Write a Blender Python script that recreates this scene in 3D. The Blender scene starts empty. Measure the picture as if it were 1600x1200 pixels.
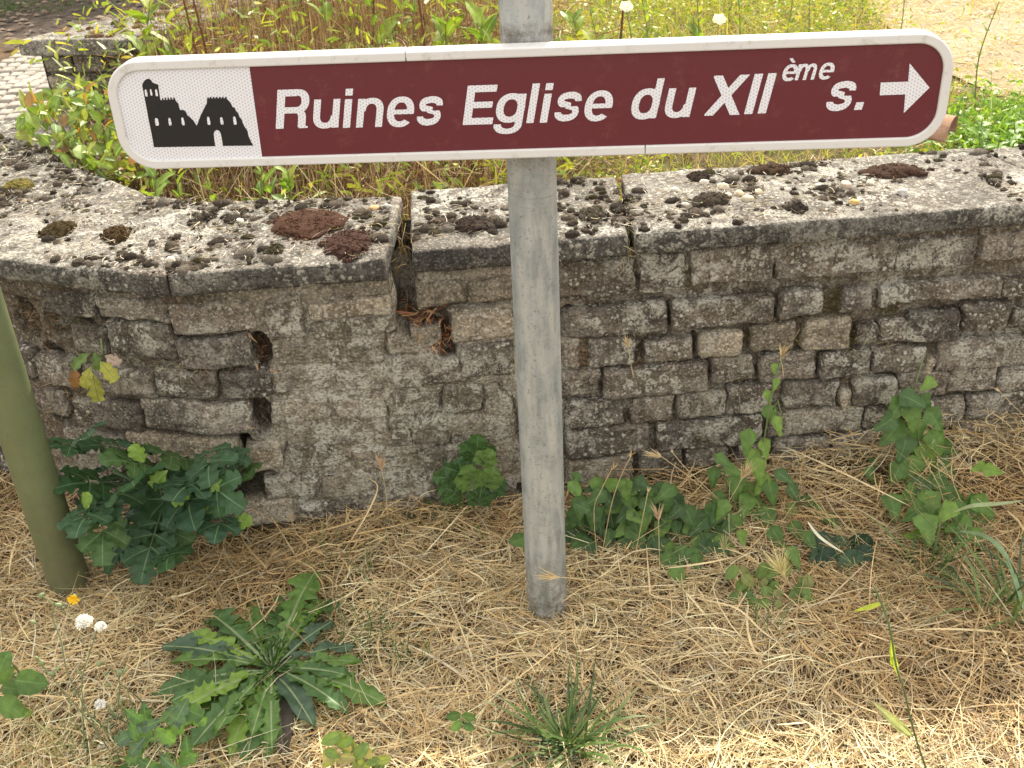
import bpy, math, random
import numpy as np
from mathutils import Vector, Matrix
random.seed(7); rng = np.random.default_rng(11)
R_ = math.radians
scn = bpy.context.scene
COL = scn.collection

# ------------------------------------------------------------------ camera
FPX = 1700.0; PITCH = R_(30.4); ROLL = R_(2.9)
CAM = np.array([0, 0, 1.45])
Fv = np.array([0, math.cos(PITCH), -math.sin(PITCH)])
U0 = np.array([0, math.sin(PITCH), math.cos(PITCH)]); R0 = np.array([1.0, 0, 0])
Uv = math.cos(ROLL)*U0 + math.sin(ROLL)*R0
Rv = math.cos(ROLL)*R0 - math.sin(ROLL)*U0
cam = bpy.data.cameras.new('camera'); camo = bpy.data.objects.new('camera', cam); COL.objects.link(camo)
camo.matrix_world = Matrix(((Rv[0], Uv[0], -Fv[0], CAM[0]), (Rv[1], Uv[1], -Fv[1], CAM[1]), (Rv[2], Uv[2], -Fv[2], CAM[2]), (0, 0, 0, 1)))
cam.sensor_width = 36; cam.lens = 36*FPX/1600; cam.clip_end = 200; cam.clip_start = 0.05
cam.dof.use_dof = True; cam.dof.focus_distance = 1.75; cam.dof.aperture_fstop = 16
scn.camera = camo

# ------------------------------------------------------------------ light
SUN_EL, SUN_AZ = R_(40.5), R_(12)          # azimuth measured from +Y (behind the wall) towards +X
SUN_DIR = Vector((math.sin(SUN_AZ)*math.cos(SUN_EL), math.cos(SUN_AZ)*math.cos(SUN_EL), math.sin(SUN_EL)))
world = bpy.data.worlds.new('World'); scn.world = world; world.use_nodes = True
wt = world.node_tree; wt.nodes.clear()
wo = wt.nodes.new('ShaderNodeOutputWorld'); bg = wt.nodes.new('ShaderNodeBackground')
sky = wt.nodes.new('ShaderNodeTexSky'); sky.sky_type = 'NISHITA'; sky.sun_disc = False
sky.sun_elevation = SUN_EL; sky.sun_rotation = SUN_AZ; sky.air_density = 1.0; sky.dust_density = 3.0; sky.ozone_density = 1.0
haze = wt.nodes.new('ShaderNodeMix'); haze.data_type = 'RGBA'; haze.inputs[0].default_value = 0.6
haze.inputs[7].default_value = (9.9, 9.0, 7.7, 1)      # thin bright cloud veil
wt.links.new(sky.outputs[0], haze.inputs[6]); wt.links.new(haze.outputs[2], bg.inputs[0])
bg.inputs[1].default_value = 0.15
wt.links.new(bg.outputs[0], wo.inputs[0])
sun = bpy.data.lights.new('sun', 'SUN'); sun.energy = 4.8; sun.angle = R_(0.6); sun.color = (1, 0.93, 0.79)
suno = bpy.data.objects.new('sun', sun); COL.objects.link(suno)
suno.rotation_euler = (-SUN_DIR).to_track_quat('-Z', 'Y').to_euler()
scn.view_settings.view_transform = 'Standard'; scn.view_settings.look = 'None'
scn.view_settings.exposure = 0.96; scn.view_settings.gamma = 1.0
scn.cycles.max_bounces = 6; scn.cycles.transparent_max_bounces = 4

# ------------------------------------------------------------------ helpers
def ray(x, y): return Fv + (x-800)/FPX*Rv + (600-y)/FPX*Uv
def G(x, y, z=0.0):
    d = ray(x, y); return CAM + d*((z-CAM[2])/d[2])
def atY(x, y, Y):
    d = ray(x, y); return CAM + d*(Y/d[1])
def lerp(a, b, t): return a + (b-a)*t
def sstep(a, b, x):
    t = np.clip((x-a)/(b-a), 0, 1); return t*t*(3-2*t)

def _hash(i, j, k, s):
    n = (i*374761393 + j*668265263 + k*2147483647 + s*974634777) & 0xFFFFFFFF
    n = ((n ^ (n >> 13))*1274126177) & 0xFFFFFFFF
    n = (n ^ (n >> 16)) & 0xFFFF
    return n/65535.0*2-1
def vn(P, freq=1.0, seed=0):
    P = np.atleast_2d(np.asarray(P, float))*freq + 113.7
    I = np.floor(P).astype(np.int64); f = P-I; f = f*f*(3-2*f)
    r = 0
    for a in (0, 1):
        for b in (0, 1):
            for c in (0, 1):
                w = (f[:, 0] if a else 1-f[:, 0])*(f[:, 1] if b else 1-f[:, 1])*(f[:, 2] if c else 1-f[:, 2])
                r = r + w*_hash(I[:, 0]+a, I[:, 1]+b, I[:, 2]+c, seed)
    return r
def fbm(P, freq, octv=4, seed=0, gain=0.5):
    r = 0; a = 1
    for o in range(octv):
        r = r + a*vn(P, freq*2**o, seed+o*17); a *= gain
    return r

def mesh(name, V, F, mat=None, parent=None, smooth=True, col=None, link=True):
    me = bpy.data.meshes.new(name)
    V = np.asarray(V, dtype=np.float32).reshape(-1, 3)
    if isinstance(F, np.ndarray):
        n, k = F.shape
        me.vertices.add(len(V)); me.vertices.foreach_set('co', V.ravel())
        me.loops.add(n*k); me.loops.foreach_set('vertex_index', F.astype(np.int32).ravel())
        me.polygons.add(n); me.polygons.foreach_set('loop_start', np.arange(0, n*k, k, dtype=np.int32))
        me.polygons.foreach_set('loop_total', np.full(n, k, dtype=np.int32))
        me.update(calc_edges=True)
    else:
        me.from_pydata(V.tolist(), [], F); me.update()
    if smooth: me.polygons.foreach_set('use_smooth', np.ones(len(me.polygons), dtype=bool))
    if col is not None:
        a = me.color_attributes.new('Col', 'FLOAT_COLOR', 'POINT')
        c = np.ones((len(V), 4), dtype=np.float32); c[:, :3] = np.asarray(col); a.data.foreach_set('color', c.ravel())
    if mat: me.materials.append(mat)
    o = bpy.data.objects.new(name, me)
    if link: COL.objects.link(o)
    if parent: o.parent = parent
    return o
def empty(name, label, cat, loc=(0, 0, 0), group=None):
    o = bpy.data.objects.new(name, None); COL.objects.link(o); o.location = [float(v) for v in loc]
    o.empty_display_size = .05
    return tag(o, label, cat, group)
def tag(o, label, cat, group=None):
    o['label'] = label; o['category'] = cat
    if group: o['group'] = group
    return o
def off(V, base): return np.asarray(V, float).reshape(-1, 3) - np.asarray(base, float)

class MB:
    def __init__(s): s.v = []; s.f = []; s.c = []; s.n = 0
    def add(s, V, F, c=(1, 1, 1)):
        V = np.asarray(V, float).reshape(-1, 3); s.v.append(V)
        s.f += [tuple(int(i)+s.n for i in f) for f in F]
        c = np.asarray(c, float)
        s.c.append(np.tile(c, (len(V), 1)) if c.ndim == 1 else c); s.n += len(V)
    def tube(s, pts, r, n=6, c=(1, 1, 1), cap=True):
        pts = np.asarray(pts, float); m = len(pts); r = np.broadcast_to(np.asarray(r, float), (m,))
        T = np.gradient(pts, axis=0); T /= np.linalg.norm(T, axis=1)[:, None]+1e-9
        a = np.cross(T, [0.13, 0.31, 1.0]); a /= np.linalg.norm(a, axis=1)[:, None]+1e-9
        b = np.cross(T, a); th = np.arange(n)/n*2*math.pi
        V = pts[:, None, :] + r[:, None, None]*(np.cos(th)[None, :, None]*a[:, None, :] + np.sin(th)[None, :, None]*b[:, None, :])
        F = [(i*n+j, i*n+(j+1) % n, (i+1)*n+(j+1) % n, (i+1)*n+j) for i in range(m-1) for j in range(n)]
        if cap: F += [tuple(range(n))[::-1], tuple((m-1)*n+j for j in range(n))]
        s.add(V.reshape(-1, 3), F, c if np.ndim(c) == 1 else np.repeat(c, n, axis=0))
    def build(s, name, mat, parent=None, smooth=True, base=(0, 0, 0)):
        return mesh(name, np.concatenate(s.v)-np.asarray(base, float), s.f, mat, parent, smooth, np.concatenate(s.c))

# ------------------------------------------------------------------ materials
def newmat(name):
    m = bpy.data.materials.new(name); m.use_nodes = True
    nt = m.node_tree; b = nt.nodes['Principled BSDF']; return m, nt, b
def nd(nt, typ, ins=None, **kw):
    n = nt.nodes.new('ShaderNode'+typ)
    for k, v in kw.items(): setattr(n, k, v)
    for k, v in (ins or {}).items():
        s = n.inputs[k]
        if isinstance(v, bpy.types.NodeSocket): nt.links.new(v, s)
        else: s.default_value = v
    return n
def ramp(nt, fac, stops, interp='LINEAR'):
    n = nt.nodes.new('ShaderNodeValToRGB'); n.color_ramp.interpolation = interp
    e = n.color_ramp.elements
    while len(e) < len(stops): e.new(0.5)
    for i, (p, c) in enumerate(stops):
        e[i].position = p; e[i].color = (c, c, c, 1) if isinstance(c, (int, float)) else (*c, 1)
    nt.links.new(fac, n.inputs[0]); return n.outputs[0]
def mix(nt, fac, a, b, mode='MIX'):
    n = nt.nodes.new('ShaderNodeMix'); n.data_type = 'RGBA'; n.blend_type = mode
    for i, v in ((0, fac), (6, a), (7, b)):
        s = n.inputs[i]
        if isinstance(v, bpy.types.NodeSocket): nt.links.new(v, s)
        else: s.default_value = v if not isinstance(v, tuple) else (*v, 1)
    return n.outputs[2]
def math_(nt, op, a, b=0.0, clamp=False):
    n = nt.nodes.new('ShaderNodeMath'); n.operation = op; n.use_clamp = clamp
    for i, v in ((0, a), (1, b)):
        if isinstance(v, bpy.types.NodeSocket): nt.links.new(v, n.inputs[i])
        else: n.inputs[i].default_value = v
    return n.outputs[0]
def noise(nt, vec, scale, detail=4, rough=.55, dist=0.0):
    return nd(nt, 'TexNoise', {'Vector': vec, 'Scale': scale, 'Detail': detail, 'Roughness': rough, 'Distortion': dist}).outputs[0]
def pos(nt): return nd(nt, 'NewGeometry').outputs['Position']
def bump(nt, b, h, strength, dist):
    n = nd(nt, 'Bump', {'Height': h, 'Strength': strength, 'Distance': dist}); nt.links.new(n.outputs[0], b.inputs['Normal'])
def spots(nt, vec, scale, size, soft=.05, warp=.25):
    """lichen thalli: voronoi cells whose radius differs from cell to cell"""
    w = nd(nt, 'TexNoise', {'Vector': vec, 'Scale': scale*2.5, 'Detail': 3})
    off_ = nd(nt, 'VectorMath', {0: w.outputs[1], 1: (.5, .5, .5)}, operation='SUBTRACT').outputs[0]
    sc = nd(nt, 'VectorMath', {0: off_, 'Scale': warp/scale}, operation='SCALE').outputs[0]
    v2 = nd(nt, 'VectorMath', {0: vec, 1: sc}, operation='ADD').outputs[0]
    v = nd(nt, 'TexVoronoi', {'Vector': v2, 'Scale': scale})
    rad = math_(nt, 'MULTIPLY', nd(nt, 'SeparateColor', {0: v.outputs['Color']}).outputs[0], size)
    d = math_(nt, 'SUBTRACT', rad, v.outputs['Distance'])
    return math_(nt, 'MULTIPLY', math_(nt, 'ADD', d, soft/2), 1/soft, True)

LPATCH = [(-.44, 1.92, .50, .07), (-.33, 1.92, .42, .09), (-.40, 1.92, .36, .06), (.42, 1.98, .43, .06), (.62, 2.0, .45, .05), (.80, 2.01, .42, .05), (.86, 2.01, .33, .07), (.28, 1.98, .44, .05), (-.70, 1.93, .47, .05), (-.78, 1.95, .39, .05), (.98, 2.02, .30, .06)]   # where the photo shows the large pale lichen crusts
def stone_material(name, dark, light, lich=1.0, brown=.5, tint=(.5, .49, .44)):
    m, nt, b = newmat(name); p = pos(nt)
    n1 = noise(nt, p, 9, 6, .6); n2 = noise(nt, p, 60, 5, .65); n3 = noise(nt, p, 3.1, 3); n4 = noise(nt, p, 190, 2, .6)
    c = mix(nt, ramp(nt, n1, [(.3, 0.0), (.68, 1.0)]), dark, light)
    c = mix(nt, math_(nt, 'MULTIPLY', ramp(nt, noise(nt, p, 14, 5, .6), [(.5, 0.), (.66, 1.)]), brown), c, (.085, .055, .032))
    c = mix(nt, ramp(nt, n2, [(.35, .75), (.6, 0.)]), c, tuple(v*.45 for v in dark))
    c = mix(nt, ramp(nt, n4, [(.56, 0.), (.66, .55)]), c, tuple(min(1, v*1.6) for v in light))
    c = mix(nt, ramp(nt, n4, [(.32, .6), (.46, 0.)]), c, tuple(v*.4 for v in dark))
    oi = nd(nt, 'ObjectInfo').outputs['Random']
    c = mix(nt, 1.0, c, ramp(nt, oi, [(0., .66), (1., 1.28)]), 'MULTIPLY')
    pm_ = ramp(nt, noise(nt, p, 3.4, 3), [(.46, 0.), (.6, 1.)])
    for (lx, ly, lz, lr) in LPATCH:
        dd = nd(nt, 'VectorMath', {0: p, 1: (lx, ly, lz)}, operation='DISTANCE').outputs['Value']
        pm_ = math_(nt, 'MAXIMUM', pm_, math_(nt, 'MULTIPLY', math_(nt, 'SUBTRACT', 1.0, math_(nt, 'DIVIDE', dd, lr)), 2.2, True))
    l0 = math_(nt, 'MULTIPLY', ramp(nt, noise(nt, p, 19, 9, .72, .6), [(.49, 0.), (.53, 1.)]), pm_)
    l0 = math_(nt, 'MULTIPLY', l0, ramp(nt, n4, [(.36, .25), (.52, 1.)]))
    # big lichen crusts, gathered in patches
    msk = ramp(nt, noise(nt, p, 4.3, 4, .6), [(.47, 0.), (.6, 1.)])
    l1 = math_(nt, 'MULTIPLY', spots(nt, p, 40, .66, .10, 1.1), msk)
    l1 = math_(nt, 'MULTIPLY', l1, ramp(nt, n4, [(.38, .15), (.55, 1.)]))
    l2 = math_(nt, 'MULTIPLY', spots(nt, p, 85, .42, .1, .8), ramp(nt, noise(nt, p, 7, 3), [(.4, 0.), (.55, 1.)]))
    l3 = math_(nt, 'MULTIPLY', spots(nt, p, 190, .30, .1), ramp(nt, noise(nt, p, 11, 3), [(.5, 0.), (.62, .9)]))
    la = math_(nt, 'MAXIMUM', math_(nt, 'MAXIMUM', l0, l1), math_(nt, 'MAXIMUM', l2, l3))
    lc = mix(nt, n3, (tint[0]*.75, tint[1]*.74, tint[2]*.66), tint)
    c = mix(nt, math_(nt, 'MULTIPLY', la, .85*lich, True), c, lc)
    nt.links.new(c, b.inputs['Base Color']); b.inputs['Roughness'].default_value = .95; b.inputs['Specular IOR Level'].default_value = .2
    n5 = noise(nt, nd(nt, 'Mapping', {'Vector': p, 'Scale': (1, 1, 3.2)}).outputs[0], 22, 5, .6)
    h = math_(nt, 'ADD', math_(nt, 'ADD', math_(nt, 'MULTIPLY', n2, .35), math_(nt, 'MULTIPLY', n5, .8)), math_(nt, 'ADD', math_(nt, 'MULTIPLY', n4, .42), math_(nt, 'MULTIPLY', la, .12)))
    bump(nt, b, h, 1.0, .008)
    return m
M_stone = stone_material('wall_stone', (.085, .073, .059), (.265, .232, .19), 1.0)
M_stone2 = stone_material('wall_stone_warm', (.14, .118, .088), (.37, .32, .24), .8, .3)
M_stone3 = stone_material('wall_stone_dark', (.07, .061, .053), (.20, .178, .15), 1.0, .6)
M_mortar = stone_material('lime_mortar', (.075, .06, .043), (.19, .16, .118), .7, .6)
M_render = stone_material('weathered_render', (.135, .117, .09), (.31, .275, .215), .9, .25)
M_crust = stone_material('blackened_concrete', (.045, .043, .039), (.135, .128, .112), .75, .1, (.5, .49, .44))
M_coping = stone_material('coping_concrete', (.075, .068, .058), (.235, .215, .185), .75, .5, (.55, .54, .5))

def vcol_mat(name, rough=.7, transl=0.0, spec=.3, vary=.25, vscale=60):
    m, nt, b = newmat(name)
    a = nd(nt, 'VertexColor', layer_name='Col').outputs[0]
    n = noise(nt, pos(nt), vscale, 3)
    c = mix(nt, 1.0, a, ramp(nt, n, [(.25, 1-vary), (.75, 1+vary)]), 'MULTIPLY')
    nt.links.new(c, b.inputs['Base Color']); b.inputs['Roughness'].default_value = rough; b.inputs['Specular IOR Level'].default_value = spec
    if name == 'moss': bump(nt, b, noise(nt, pos(nt), 420, 3, .7), 1, .006)
    if transl:
        t = nd(nt, 'BsdfTranslucent', {'Color': mix(nt, 1.0, c, (1.25, 1.25, .55), 'MULTIPLY')})
        ms = nd(nt, 'MixShader', {0: transl, 1: b.outputs[0], 2: t.outputs[0]})
        nt.links.new(ms.outputs[0], nt.nodes['Material Output'].inputs[0])
    return m
M_straw = vcol_mat('dry_straw', .6, .15, .3, .2, 40)
M_leaf = vcol_mat('green_leaf', .5, .35, .35, .22, 70)
M_stem = vcol_mat('plant_stem', .6, .1, .3, .15)
M_moss = vcol_mat('moss', .95, 0, .1, .5, 500)
M_plain = vcol_mat('pebble_surface', .8, 0, .3, .25, 120)

def ground_mat(name, a, b_, c_, s=1.0, bd=.01):
    m, nt, b = newmat(name); p = pos(nt)
    c = mix(nt, ramp(nt, noise(nt, p, 22*s, 6, .65), [(.35, 0.), (.65, 1.)]), a, b_)
    c = mix(nt, ramp(nt, noise(nt, p, 5*s, 4), [(.5, 0.), (.65, .8)]), c, c_)
    nt.links.new(c, b.inputs['Base Color']); b.inputs['Roughness'].default_value = 1
    b.inputs['Specular IOR Level'].default_value = .1
    bump(nt, b, noise(nt, p, 90*s, 5, .7), 1, bd)
    return m
M_soil = ground_mat('thatch_soil', (.07, .045, .026), (.15, .10, .058), (.10, .075, .048))
M_bank = ground_mat('planter_soil', (.06, .042, .028), (.15, .11, .06), (.10, .10, .035))
M_sand = ground_mat('sandy_path', (.30, .235, .15), (.42, .34, .23), (.33, .27, .18), 1.5, .006)
M_asph = ground_mat('asphalt', (.10, .095, .09), (.19, .18, .17), (.13, .125, .12), 4, .004)
M_lane = ground_mat('leaf_strewn_lane', (.05, .04, .032), (.10, .08, .062), (.085, .06, .045), 1.5, .008)
M_paver = ground_mat('paver_stone', (.30, .27, .235), (.42, .385, .34), (.26, .24, .21), 3, .004)

# ------------------------------------------------------------------ terrain
WP = np.array([(-1.60, 2.95), (-1.52, 2.62), (-1.42, 2.40), (-1.29, 2.23), (-1.13, 2.10), (-.97, 2.005), (-.79, 1.937), (-.62, 1.887),
               (-.20, 1.920), (.24, 1.972), (1.02, 2.018), (2.4, 2.10)])
_seg = np.linalg.norm(np.diff(WP, axis=0), axis=1); WS = np.concatenate([[0], np.cumsum(_seg)])
def wxy(s):
    return np.stack([np.interp(s, WS, WP[:, 0]), np.interp(s, WS, WP[:, 1])], -1)
def wnormal(s):
    d = wxy(np.asarray(s)+.03)-wxy(np.asarray(s)-.03); d /= np.linalg.norm(d, axis=-1)[..., None]+1e-9
    return np.stack([d[..., 1], -d[..., 0]], -1)       # points to the front (towards -Y)
def wall_pt(s, z, out=0.0):
    p = wxy(s); n = wnormal(s); s = np.asarray(s, float)
    return np.stack([p[..., 0]+n[..., 0]*out, p[..., 1]+n[..., 1]*out, np.broadcast_to(z, s.shape)*1.0], -1)
def hit(x, y):
    """where the sight line through photo point (x, y) meets the wall face: (s, z)"""
    d = ray(x, y); best = None
    for i in range(len(WP)-1):
        a, b = WP[i], WP[i+1]; e = b-a
        den = d[0]*e[1]-d[1]*e[0]
        if abs(den) < 1e-9: continue
        t = (a[0]*e[1]-a[1]*e[0])/den; u = (a[0]*d[1]-a[1]*d[0])/den
        if t > 0 and -1e-6 <= u <= 1+1e-6 and (best is None or t < best[0]): best = (t, WS[i]+u*_seg[i])
    if best is None: best = (2.3, 0.0)
    t, s = best; return s, CAM[2]+d[2]*t

def wall_y(x): return np.interp(x, WP[:, 0], WP[:, 1])
def ground_z(x, y):
    x = np.asarray(x, float); y = np.asarray(y, float)
    P = np.stack([x, y, x*0], -1).reshape(-1, 3)
    front = (.05*sstep(.3, 1.1, x)*sstep(1.6, 2.0, y) + (.014*vn(P, 5, 3)+.006*vn(P, 17, 4)).reshape(x.shape)*sstep(3.2, 2.4, y))
    # ground rises outside the wall's left end and is retained behind the wall
    outside_left = sstep(-1.25, -1.65, x)
    rise = .45*sstep(2.0, 3.1, y)*outside_left
    behind = sstep(0, .1, y-(wall_y(x)+.13))*(x > -1.62)
    bank = .45+.03*sstep(2.5, 4.5, y)+.012*vn(P, 4, 9).reshape(x.shape)
    bank = bank-.11*sstep(-.25, -.6, x)*sstep(3.0, 2.5, y)
    z = np.where(y > 1.5, lerp(np.where(outside_left > 0, front+rise, front), bank, np.maximum(behind*(1-outside_left), sstep(2.9, 3.2, y))), front)
    return z
def grid_sheet(name, x0, x1, nx, y0, y1, ny, zf, mat, dz=0.0):
    X, Y = np.meshgrid(np.linspace(x0, x1, nx), np.linspace(y0, y1, ny)); Z = zf(X, Y)+dz
    V = np.stack([X, Y, Z], -1).reshape(-1, 3)
    i = np.arange(nx*ny).reshape(ny, nx)
    F = np.stack([i[:-1, :-1], i[:-1, 1:], i[1:, 1:], i[1:, :-1]], -1).reshape(-1, 4)
    return mesh(name, V, F, mat)
# graded ground sheet: fine near the wall, coarse to the horizon
xs = np.concatenate([np.linspace(-60, -3, 14)[:-1], np.linspace(-3, 3, 241), np.linspace(3, 60, 14)[1:]])
ys = np.concatenate([np.linspace(-40, .6, 12)[:-1], np.linspace(.6, 3.4, 125), np.linspace(3.4, 6.2, 40)[1:], np.linspace(6.2, 100, 16)[1:]])
X, Y = np.meshgrid(xs, ys); Vg = np.stack([X, Y, ground_z(X, Y)], -1).reshape(-1, 3)
ii = np.arange(X.size).reshape(X.shape)
Fg = np.stack([ii[:-1, :-1], ii[:-1, 1:], ii[1:, 1:], ii[1:, :-1]], -1).reshape(-1, 4)
gnd = mesh('ground', Vg, Fg, M_soil); gnd['kind'] = 'structure'
gnd.data.materials.append(M_bank)
cen = Vg[Fg].mean(1)
gnd.data.polygons.foreach_set('material_index', ((cen[:, 1] > wall_y(cen[:, 0])+.1)).astype(np.int32))

# ------------------------------------------------------------------ rounded block generator
def block(dims, cell, radius, fmap, disp=None, open_back=False):
    """surface of a box dims=(a,b,c) with rounded edges; fmap takes local points (N,3) in metres to world"""
    n = [max(1, int(round(d/c))) for d, c in zip(dims, cell)]
    idx = {}; pts = []; F = []
    def vid(i, j, k):
        key = (i, j, k)
        if key not in idx: idx[key] = len(pts); pts.append((i/n[0]*dims[0], j/n[1]*dims[1], k/n[2]*dims[2]))
        return idx[key]
    for j in range(n[1]):
        for k in range(n[2]):
            F.append((vid(0, j, k), vid(0, j, k+1), vid(0, j+1, k+1), vid(0, j+1, k)))
            F.append((vid(n[0], j, k), vid(n[0], j+1, k), vid(n[0], j+1, k+1), vid(n[0], j, k+1)))
    for i in range(n[0]):
        for k in range(n[2]):
            F.append((vid(i, 0, k), vid(i+1, 0, k), vid(i+1, 0, k+1), vid(i, 0, k+1)))
            if not open_back: F.append((vid(i, n[1], k), vid(i, n[1], k+1), vid(i+1, n[1], k+1), vid(i+1, n[1], k)))
    for i in range(n[0]):
        for j in range(n[1]):
            F.append((vid(i, j, 0), vid(i, j+1, 0), vid(i+1, j+1, 0), vid(i+1, j, 0)))
            F.append((vid(i, j, n[2]), vid(i+1, j, n[2]), vid(i+1, j+1, n[2]), vid(i, j+1, n[2])))
    P = np.array(pts); D = np.array(dims); r = min(radius, .45*D.min())
    Q = np.clip(P, r, D-r); d = P-Q; L = np.linalg.norm(d, axis=1)[:, None]
    out = np.where(L > 1e-9, d/(L+1e-12), 0)
    P2 = np.where(L > 1e-9, Q+out*r, P)
    W = fmap(P2)
    if disp is not None:
        W2 = fmap(P2+out*.001); nrm = W2-W; nrm /= np.linalg.norm(nrm, axis=1)[:, None]+1e-12
        W = W + nrm*disp(W)[:, None]
    return W, F

# ------------------------------------------------------------------ stone wall
wall = empty('stone_wall', 'low curved grey stone wall with cracked mortar and mossy concrete coping', 'wall', (.2, 2.1, 0))
WB = np.array([.2, 2.1, 0])
TOP = .63; CT = .045; WTOP = TOP-CT
# cavities: (px, py, radius s, radius z, depth)
holes = [(408, 550, .022, .042, .07), (404, 650, .024, .045, .07), (376, 700, .022, .03, .06), (350, 770, .12, .075, .15), (255, 775, .12, .075, .15),
         (30, 505, .035, .05, .05), (95, 512, .06, .03, .035), (148, 492, .015, .03, .03), (640, 455, .018, .06, .10), (622, 425, .02, .09, .10),
         (668, 510, .05, .035, .045), (700, 540, .02, .04, .05), (735, 478, .075, .006, .04), (1425, 672, .075, .026, .09), (1248, 500, .055, .009, .05),
         (1190, 530, .02, .025, .04), (890, 505, .02, .03, .05), (85, 650, .03, .03, .04), (800, 770, .05, .02, .04), (210, 660, .03, .03, .02),
         (1300, 590, .012, .03, .03), (1085, 545, .01, .03, .03), (1190, 700, .012, .03, .04), (75, 570, .03, .04, .03)]
holes = [(*hit(a, b), rs, rz, dp) for a, b, rs, rz, dp in holes]
cracks = [  # mortar cracks in the photo, traced over the wall face
    [(722, 545), (728, 580), (735, 600), (757, 604), (758, 625), (752, 645), (720, 650), (690, 648)], [(757, 604), (775, 600), (800, 622), (806, 640), (808, 680)],
    [(690, 640), (688, 620), (695, 605), (730, 600)], [(640, 672), (645, 690), (660, 698), (685, 695)], [(672, 655), (675, 648), (705, 645)],
    [(448, 695), (442, 712), (440, 730)], [(705, 690), (712, 680), (760, 700)], [(605, 640), (607, 660), (610, 675)], [(545, 470), (600, 465), (622, 460)],
    [(618, 520), (602, 528), (603, 550), (607, 558)], [(607, 560), (650, 556)], [(560, 720), (640, 712), (720, 690)], [(625, 775), (590, 790)],
    [(992, 400), (995, 430), (990, 470)], [(1076, 395), (1078, 415), (1085, 430)], [(1533, 355), (1528, 385), (1518, 398)], [(805, 480), (860, 470), (985, 455)]]
ck = []
for c in cracks:
    q = np.array([hit(*p) for p in c]); m = []
    for a, b in zip(q[:-1], q[1:]):
        k = max(2, int(np.linalg.norm(b-a)/.006)); m.append(a+(b-a)*np.linspace(0, 1, k)[:, None])
    q = np.concatenate(m); q += .002*np.stack([vn(np.c_[q, q[:, 0]*0], 70, 5), vn(np.c_[q, q[:, 0]*0], 70, 6)], -1); ck.append(q)
CK = np.concatenate(ck)
S_CRACK = hit(628, 430)[0]
def hole_depth(s, z):
    d = np.zeros_like(s); P = np.stack([s, z, s*0], -1)
    w = vn(P, 40, 21)*.35
    for hs, hz, rs, rz, dp in holes:
        q = ((s-hs)/rs)**2+((z-hz)/rz)**2; d = np.maximum(d, dp*sstep(1.25, .6, q+w))
    # open joint through the wall below the gap in the coping
    sc = S_CRACK+.012*vn(np.stack([z, z*0, z*0], -1), 22, 3)+.03*(WTOP-z)
    d = np.maximum(d, .12*sstep(.02, .010, np.abs(s-sc))*sstep(WTOP-.14, WTOP-.10, z))
    return d
def flush(s):      # how far the mortar fills the joints: flush in the middle, raked out at right and left
    return sstep(hit(330, 600)[0], hit(440, 600)[0], s)*sstep(hit(905, 600)[0], hit(800, 600)[0], s)
def crack_depth(s, z, dep=.012, w0=.0012, w1=.0042):
    d = np.full(len(s), 9.0)
    for q in ck:
        m = (s > q[:, 0].min()-.01) & (s < q[:, 0].max()+.01) & (z > q[:, 1].min()-.01) & (z < q[:, 1].max()+.01)
        if not m.any(): continue
        a = q[:-1]; e = q[1:]-a; px = s[m][:, None]-a[:, 0]; pz = z[m][:, None]-a[:, 1]
        t = np.clip((px*e[:, 0]+pz*e[:, 1])/((e**2).sum(1)+1e-12), 0, 1); dd = np.hypot(px-t*e[:, 0], pz-t*e[:, 1]).min(1)
        d[m] = np.minimum(d[m], dd)
    return dep*sstep(w1, w0, d)
ns, nz = 1100, 190
S, Z = np.meshgrid(np.linspace(0, WS[-1], ns), np.linspace(-.10, WTOP+.003, nz)); sf = S.ravel(); zf = Z.ravel()
P3 = np.stack([sf, zf, sf*0], -1)
fl = flush(sf)
o_ = lerp(-.021, -.0035, fl) + lerp(.0035, .0014, fl)*fbm(P3*[.35, 1, 1], 45, 3, 31) + .003*fbm(P3*[.3, 1, 1], 11, 2, 8)*(1-fl*.5)
band = sstep(WTOP-.075, WTOP-.05, zf); o_ = lerp(o_, -.003+.002*fbm(P3, 30, 3, 5), band)
o_ -= hole_depth(sf, zf)
o_ -= crack_depth(sf, zf)
Vm = wall_pt(sf, zf, o_); i = np.arange(ns*nz).reshape(nz, ns)
Fm = np.stack([i[:-1, :-1], i[:-1, 1:], i[1:, 1:], i[1:, :-1]], -1).reshape(-1, 4)
mo = mesh('mortar', Vm-WB, Fm, M_mortar, wall); mo.data.materials.append(M_render)
fc = Fm[:, 0]; mo.data.polygons.foreach_set('material_index', ((fl[fc]+.35*fbm(P3[fc], 30, 3, 90) > .5) & (o_[fc] > -.012)).astype(np.int32))
# core behind: back face and end so the wall is solid from elsewhere
sb = np.linspace(0, WS[-1], 60); bk = wall_pt(sb, 0, -.27)
Vb = np.concatenate([bk+[0, 0, -.1], bk+[0, 0, WTOP-.001]]); nb = len(sb)
mesh('back_face', Vb-WB, np.array([(k+1, k, nb+k, nb+k+1) for k in range(nb-1)]), M_mortar, wall)
ew = wall_pt(np.zeros(2), 0, np.array([.0, -.27])); Ve = np.concatenate([ew+[0, 0, -.1], ew+[0, 0, WTOP]])
mesh('end_face', Ve-WB, np.array([(0, 1, 3, 2)]), M_mortar, wall)

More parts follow.
